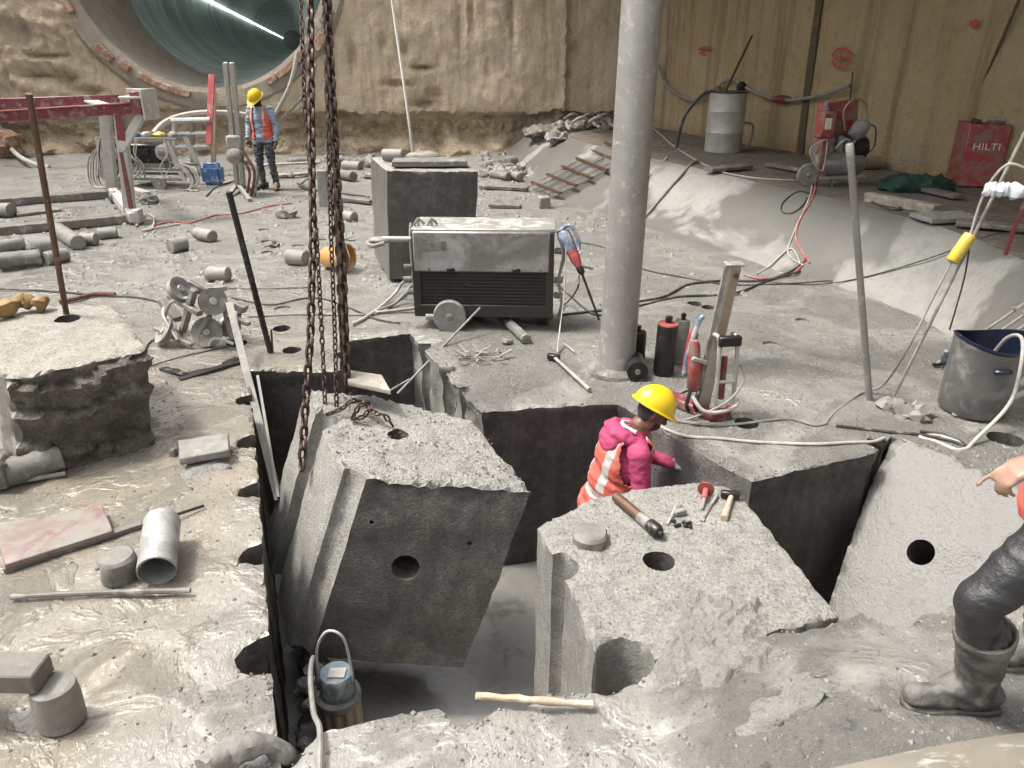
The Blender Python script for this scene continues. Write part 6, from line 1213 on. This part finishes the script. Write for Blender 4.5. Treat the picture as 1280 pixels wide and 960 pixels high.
def pk(c):
    if c.z > 1.49 and (c - hc).length < .2: return 5 if ((c - hc).dot(hu) < -.035 and (c - hc).dot(hf) > .03) or ((c - hc).dot(hf) < -.02 and (c - hc).dot(hu) > -.06) else 1
    if (c - Vector(J['lw'])).length < .2 and c.x > .455: return 2
    if (c - Vector(J['rw'])).length < .2 and (c - Vector(J['rw'])).dot(Vector((.7, .3, -.6))) > .01: return 2
    return 0 if c.z > .88 else 3 if c.z > .38 else 4
bd = finish('body', vs, fs, ['pink', 'skin', 'glove', 'jeans', 'boot', 'scarf'], pk, pw, root, .0032, 19)
helmet(root, pw, hc + hu * .035 - hf * .01, hf, hu, .95); eyes(root, pw, hc, hf, hu)
tors = [p for p in body(J, girth=1.0) if p[0] == 'e'] + [('c', (.15, .13, 1.385), (.13, -.14, 1.385), .075, .075)]
vs, fs = organic(tors, .011, 3, .028)
def vk(c): return .72 < c.z < 1.46 and abs(c.y) < .21 - .06 * max(0, (c.z - 1.1) / .35) and not (abs(c.y) < .045 and c.x > .14) and not (c.z > 1.40 and abs(c.y) < .08)
def vp(c): return 1 if (.085 < abs(c.y) < .13 and c.z > 1.13) or (1.06 < c.z < 1.115) else 0
vo_ = finish('vest', vs, fs, ['vest', 'reflect'], vp, pw, root, .006, 9, vk, .008)
skirt = [('e', (.0, 0, .9), (.15, .185, .2))]
ring = [Vector((.135 + .10 * math.cos(q), .112 * math.sin(q), 1.44 - .05 * math.cos(q))) for q in [2 * math.pi * k / 14 for k in range(14)]]
hood = [('c', ring[k], ring[(k + 1) % 14], .034 + .012 * (k in (5, 6, 7, 8, 9)), .034 + .012 * (k in (4, 5, 6, 7, 8))) for k in range(14)] + [('e', (.01, 0, 1.425), (.05, .115, .075), Matrix.Rotation(.35, 3, 'Y')), ('c', (.02, -.06, 1.49), (.02, .06, 1.49), .03, .03)]
vs, fs = organic(hood, .009, 3); finish('hood', vs, fs, ['pink'], lambda c: 0, pw, root, .003, 20)
b = MB(pw); b.tube(spline([(.15, -.07, 1.49), (.095, -.03, 1.515), (.095, .03, 1.515), (.15, .07, 1.49)], 5), .012, 9); b.build('collar', 'undershirt', root, jit=.005, jscale=20)
# rear worker: blue-grey shirt, open orange vest, looking down
fw = G(337, 237); pw = rz((fw.x, fw.y, gz(fw.x, fw.y)), R(-104)); root = thing('person', 'worker in blue-grey shirt and open orange vest standing before the tunnel', 'person', (fw.x, fw.y, gz(fw.x, fw.y)))
J = dict(pelvis=(0, 0, .95), chest=(.0, 0, 1.26), neck=(.02, 0, 1.46), ls=(.0, .19, 1.40), rs=(.0, -.19, 1.40), le=(-.04, .27, 1.13), lw=(.04, .27, .89), re=(-.03, -.28, 1.13), rw=(.08, -.27, .92), lh=(0, .1, .92), rh=(0, -.1, .92), lk=(.04, .13, .5), rk=(.05, -.11, .5), la=(-.02, .15, .1), ra=(.0, -.11, .1), lf=(.9, .4, 0), rf=(.9, -.4, 0))
hc, hf, hu = Vector((.075, -.01, 1.585)), Vector((.82, -.12, -.55)), Vector((.55, 0, .83))
pr = body(J) + head_prims(hc, hf, hu) + hand(J['lw'], (.15, 0, -1), (.1, -1, 0), 1) + hand(J['rw'], (.15, 0, -1), (.1, 1, 0), -1)
vs, fs = organic(pr, .012, 4)
def pk(c):
    if c.z > 1.47 and (c - hc).length < .2: return 5 if (c - hc).dot(hu) < -.01 else 1
    if c.z < .88 and abs(c.y) > .2: return 1
    return 0 if c.z > .86 else 3 if c.z > .34 else 4
finish('body', vs, fs, ['shirt', 'skin', 'glove', 'jeans', 'boot', 'scarf'], pk, pw, root, .012, 9)
helmet(root, pw, hc + hu * .035 - hf * .01, hf, hu, 1.06); eyes(root, pw, hc, hf, hu)
tors = [p for p in body(J) if p[0] == 'e'] + [('c', (0, .14, 1.39), (0, -.14, 1.39), .072, .072)]
vs, fs = organic(tors, .012, 3, .02)
def vk(c): return .9 < c.z < 1.46 and abs(c.y) < .2 - .05 * max(0, (c.z - 1.15) / .3) and not (c.x > .0 and abs(c.y) < .085) and not (c.z > 1.40 and abs(c.y) < .08)
finish('vest', vs, fs, ['vestred', 'reflect'], lambda c: 1 if (.10 < abs(c.y) < .125 and c.z > 1.15) else 0, pw, root, .008, 9, vk, .008)
# man at the right picture edge, seen from his left side
ux, uy = 1.84, 2.1; pw = rz((ux, uy, gz(1.5, 2.05) - .005), R(180)); root = thing('person', 'man in muddy rubber boots and dark trousers cut off by the right edge', 'person', (ux, uy, gz(1.5, 2.05)))
J = dict(pelvis=(0, 0, .95), chest=(-.07, 0, 1.27), neck=(-.10, 0, 1.48), ls=(-.09, .2, 1.41), rs=(-.1, -.2, 1.41), le=(.13, .33, 1.17), lw=(.39, .275, 1.135), re=(-.2, -.27, 1.12), rw=(-.08, -.27, .9), lh=(0.03, .1, .92), rh=(-.02, -.1, .92), lk=(.33, .11, .52), rk=(-.05, -.12, .5), la=(.215, .06, .115), ra=(-.14, -.14, .115), lf=(1, -.06, 0), rf=(1, -.1, 0))
hc, hf, hu = Vector((-.06, 0, 1.63)), Vector((.9, .1, -.35)), Vector((.35, 0, .93))
pr = body(J, girth=1.06) + head_prims(hc, hf, hu) + hand(J['lw'], (.9, -.1, -.42), (-.25, -.1, -1), -1, (.28, .75, .8, .85), .92) + hand(J['rw'], (.2, 0, -1), (.1, 1, 0), -1)
pr += [('c', (.216, .06, .10), (.25, .078, .36), .064, .082), ('c', (-.2, -.14, .10), (-.14, -.13, .36), .064, .08)]
vs, fs = organic(pr, .0075, 5)
def pk(c):
    if c.z > 1.49 and (c - hc).length < .2: return 1
    v = c - Vector(J['lw'])
    if v.length < .24 and v.dot(Vector((.9, -.1, -.42))) > -.012: return 1
    if c.z < .95 and c.y < -.2 and c.z > .6: return 1
    if c.z > .9: return 0
    return 3 if c.z > .37 else 4
bd = finish('body', vs, fs, ['sleeve', 'paleskin', 'glove', 'trouser', 'boot'], pk, pw, root, .0045, 8)
wa, wb = Vector(J['lw']), Vector(J['le']); dd = (wa - wb).normalized()
b = MB(pw); b.lathe([(.043, 0), (.05, .006), (.051, .045), (.044, .052)], 20, wa - dd * .055, dd); b.build('wrist_band', 'black', root, jit=.003, jscale=30)
b = MB(pw); b.lathe([(.046, 0), (.056, .01), (.06, .07), (.05, .08)], 20, wa - dd * .135, dd); b.build('cuff', 'sleeve', root, jit=.012, jscale=18)
for k, (a0, k0) in enumerate((((.247, .075, .335), (.26, .082, .385)), ((-.145, -.132, .335), (-.125, -.128, .385)))):
    b = MB(pw); a0, k0 = Vector(a0), Vector(k0); d0_ = (k0 - a0); b.lathe([(.083, 0), (.094, .004), (.096, .05), (.088, .052), (.08, .03)], 26, a0, d0_); b.build('boot_cuff', 'boot', root, jit=.004)
for a, f in ((J['la'], J['lf']), (J['ra'], J['rf'])):
    a, f = Vector(a), Vector(f).normalized(); b = MB(pw); sdv = Vector((-f.y, f.x, 0)); pts = [a + f * x + sdv * y for x, y in [(-.105, -.03), (-.1, .03), (-.04, .045), (.06, .042), (.16, .052), (.225, .035), (.24, 0), (.225, -.035), (.16, -.05), (.06, -.04), (-.04, -.045)]]; b.prism([(p.x, p.y) for p in pts], .0, .035); b.build('sole', 'boot', root, bevel=.006)
tors = [p for p in body(J, girth=1.06) if p[0] == 'e'] + [('c', (-.09, .15, 1.4), (-.09, -.15, 1.4), .078, .078), ('e', (.13, .1, .9), (.1, .1, .14))]
vs, fs = organic(tors, .011, 3, .025)
def vk(c): return .83 < c.z < 1.47 and abs(c.y) < .21 - .05 * max(0, (c.z - 1.15) / .3) and not (c.z > 1.41 and abs(c.y) < .08)
finish('vest', vs, fs, ['vestred', 'reflect'], lambda c: 1 if (.09 < abs(c.y) < .14 and c.z > 1.15) or 1.08 < c.z < 1.13 else 0, pw, root, .008, 8, vk, .008)
helmet(root, pw, hc + hu * .035 - hf * .01, hf, hu, 1.04); eyes(root, pw, hc, hf, hu)

# ------------------------------------------------------------------ crumbs of mud and concrete all over the floor
rs2 = np.random.RandomState(12)
def crumbs(name, n, x0, x1, y0, y1, smin, smax, m, bias, keepf=None):
    pts = np.stack([rs2.uniform(x0, x1, n * 4), rs2.uniform(y0, y1, n * 4)], 1)
    ok = ~inside(pts, pitl)
    for h_ in holes: ok &= ~inside(pts, h_)
    pts = pts[ok]; vs = []; fs = []; cnt = 0
    for x, y in pts:
        if cnt >= n: break
        d = noise.noise((x * 1.1, y * 1.1, bias)) + .6 * noise.noise((x * 3.1, y * 3.1, bias))
        if d + rs2.uniform(-.6, .6) < .12: continue
        if keepf and not keepf(x, y): continue
        s = smin + (smax - smin) * rs2.rand() ** 3; z = gz(x, y); a = rs2.uniform(0, 6.28); e = rs2.uniform(.5, 1.); o = len(vs); ca, sa = math.cos(a) * s, math.sin(a) * s; h = s * rs2.uniform(.35, .8)
        vs += [(x + ca, y + sa, z), (x - sa * e, y + ca * e, z), (x - ca * e, y - sa * e, z), (x + sa, y - ca, z), (x + ca * .4, y + sa * .4, z + h), (x - ca * .35, y - sa * .35, z + h * .8)]
        fs += [(o, o + 1, o + 4), (o + 1, o + 5, o + 4), (o + 1, o + 2, o + 5), (o + 2, o + 3, o + 5), (o + 3, o + 4, o + 5), (o + 3, o, o + 4)]; cnt += 1
    return struct(raw(name, vs, fs, m, None, False), 'stuff')
off_slope = lambda x, y: x < np.interp(-y, [-19.4, -14.8, -12.2, -10.6, -9., -8.1, -7.1, -5, 0], [-.2, .3, 1.5, 2.3, 3.1, 3.6, 4., 3.8, 3.8]) - .1
crumbs('mud_crumbs', 14000, -1.2, 4, 1.7, 6.5, .003, .015, 'stone', 1., off_slope)
crumbs('dark_mud_crumbs', 7000, -3.8, 4, 1.7, 9, .003, .014, 'wetside', 4., off_slope)
crumbs('pale_chips', 3000, -3.8, 3.9, 2.4, 9, .004, .018, 'core', 7., off_slope)
crumbs('far_chips', 3600, -9, 2.5, 8, 18.5, .012, .06, 'stone', 2., off_slope)
# muddy rubble in the pit, mostly along its left side and under the hanging block
rg = random.Random(31); b = MB()
for k in range(90):
    if k < 90: y = rg.uniform(2.5, 4.6); x = np.interp(y, [2.3, 3.3, 4.6], [-.92, -1.22, -1.62]) + rg.uniform(.0, .16); z = -1.42 + rg.uniform(0, .75) * (1 - (y - 2.5) / 3)
    else: x, y, z = rg.uniform(-1.1, .3), rg.uniform(2.9, 4.2), -1.45 + rg.uniform(0, .1)
    s_ = rg.uniform(.03, .09); b.ball((x, y, z), (s_, s_ * .8, s_ * .7), 8, 6)
struct(b.build('pit_rubble', 'wetside', jit=.03, jscale=14), 'stuff')
# small crumbs on the hanging block
vs, fs = [], []
for k in range(500):
    u, v = random.uniform(-.2, 1.), random.uniform(0, 1.15)
    p = FL + U1 * u + V1 * v
    if not inside(np.array([[u, v]]), o1)[0]: continue
    s = random.uniform(.004, .013); o = len(vs); vs += [p + Vector((s, 0, 0)), p + Vector((0, s, 0)), p + Vector((-s, -s * .4, 0)), p + Vector((0, 0, s))]; fs += [(o, o + 1, o + 3), (o + 1, o + 2, o + 3), (o + 2, o, o + 3)]
struct(raw('block_crumbs', vs, fs, 'stone', None, False), 'stuff')
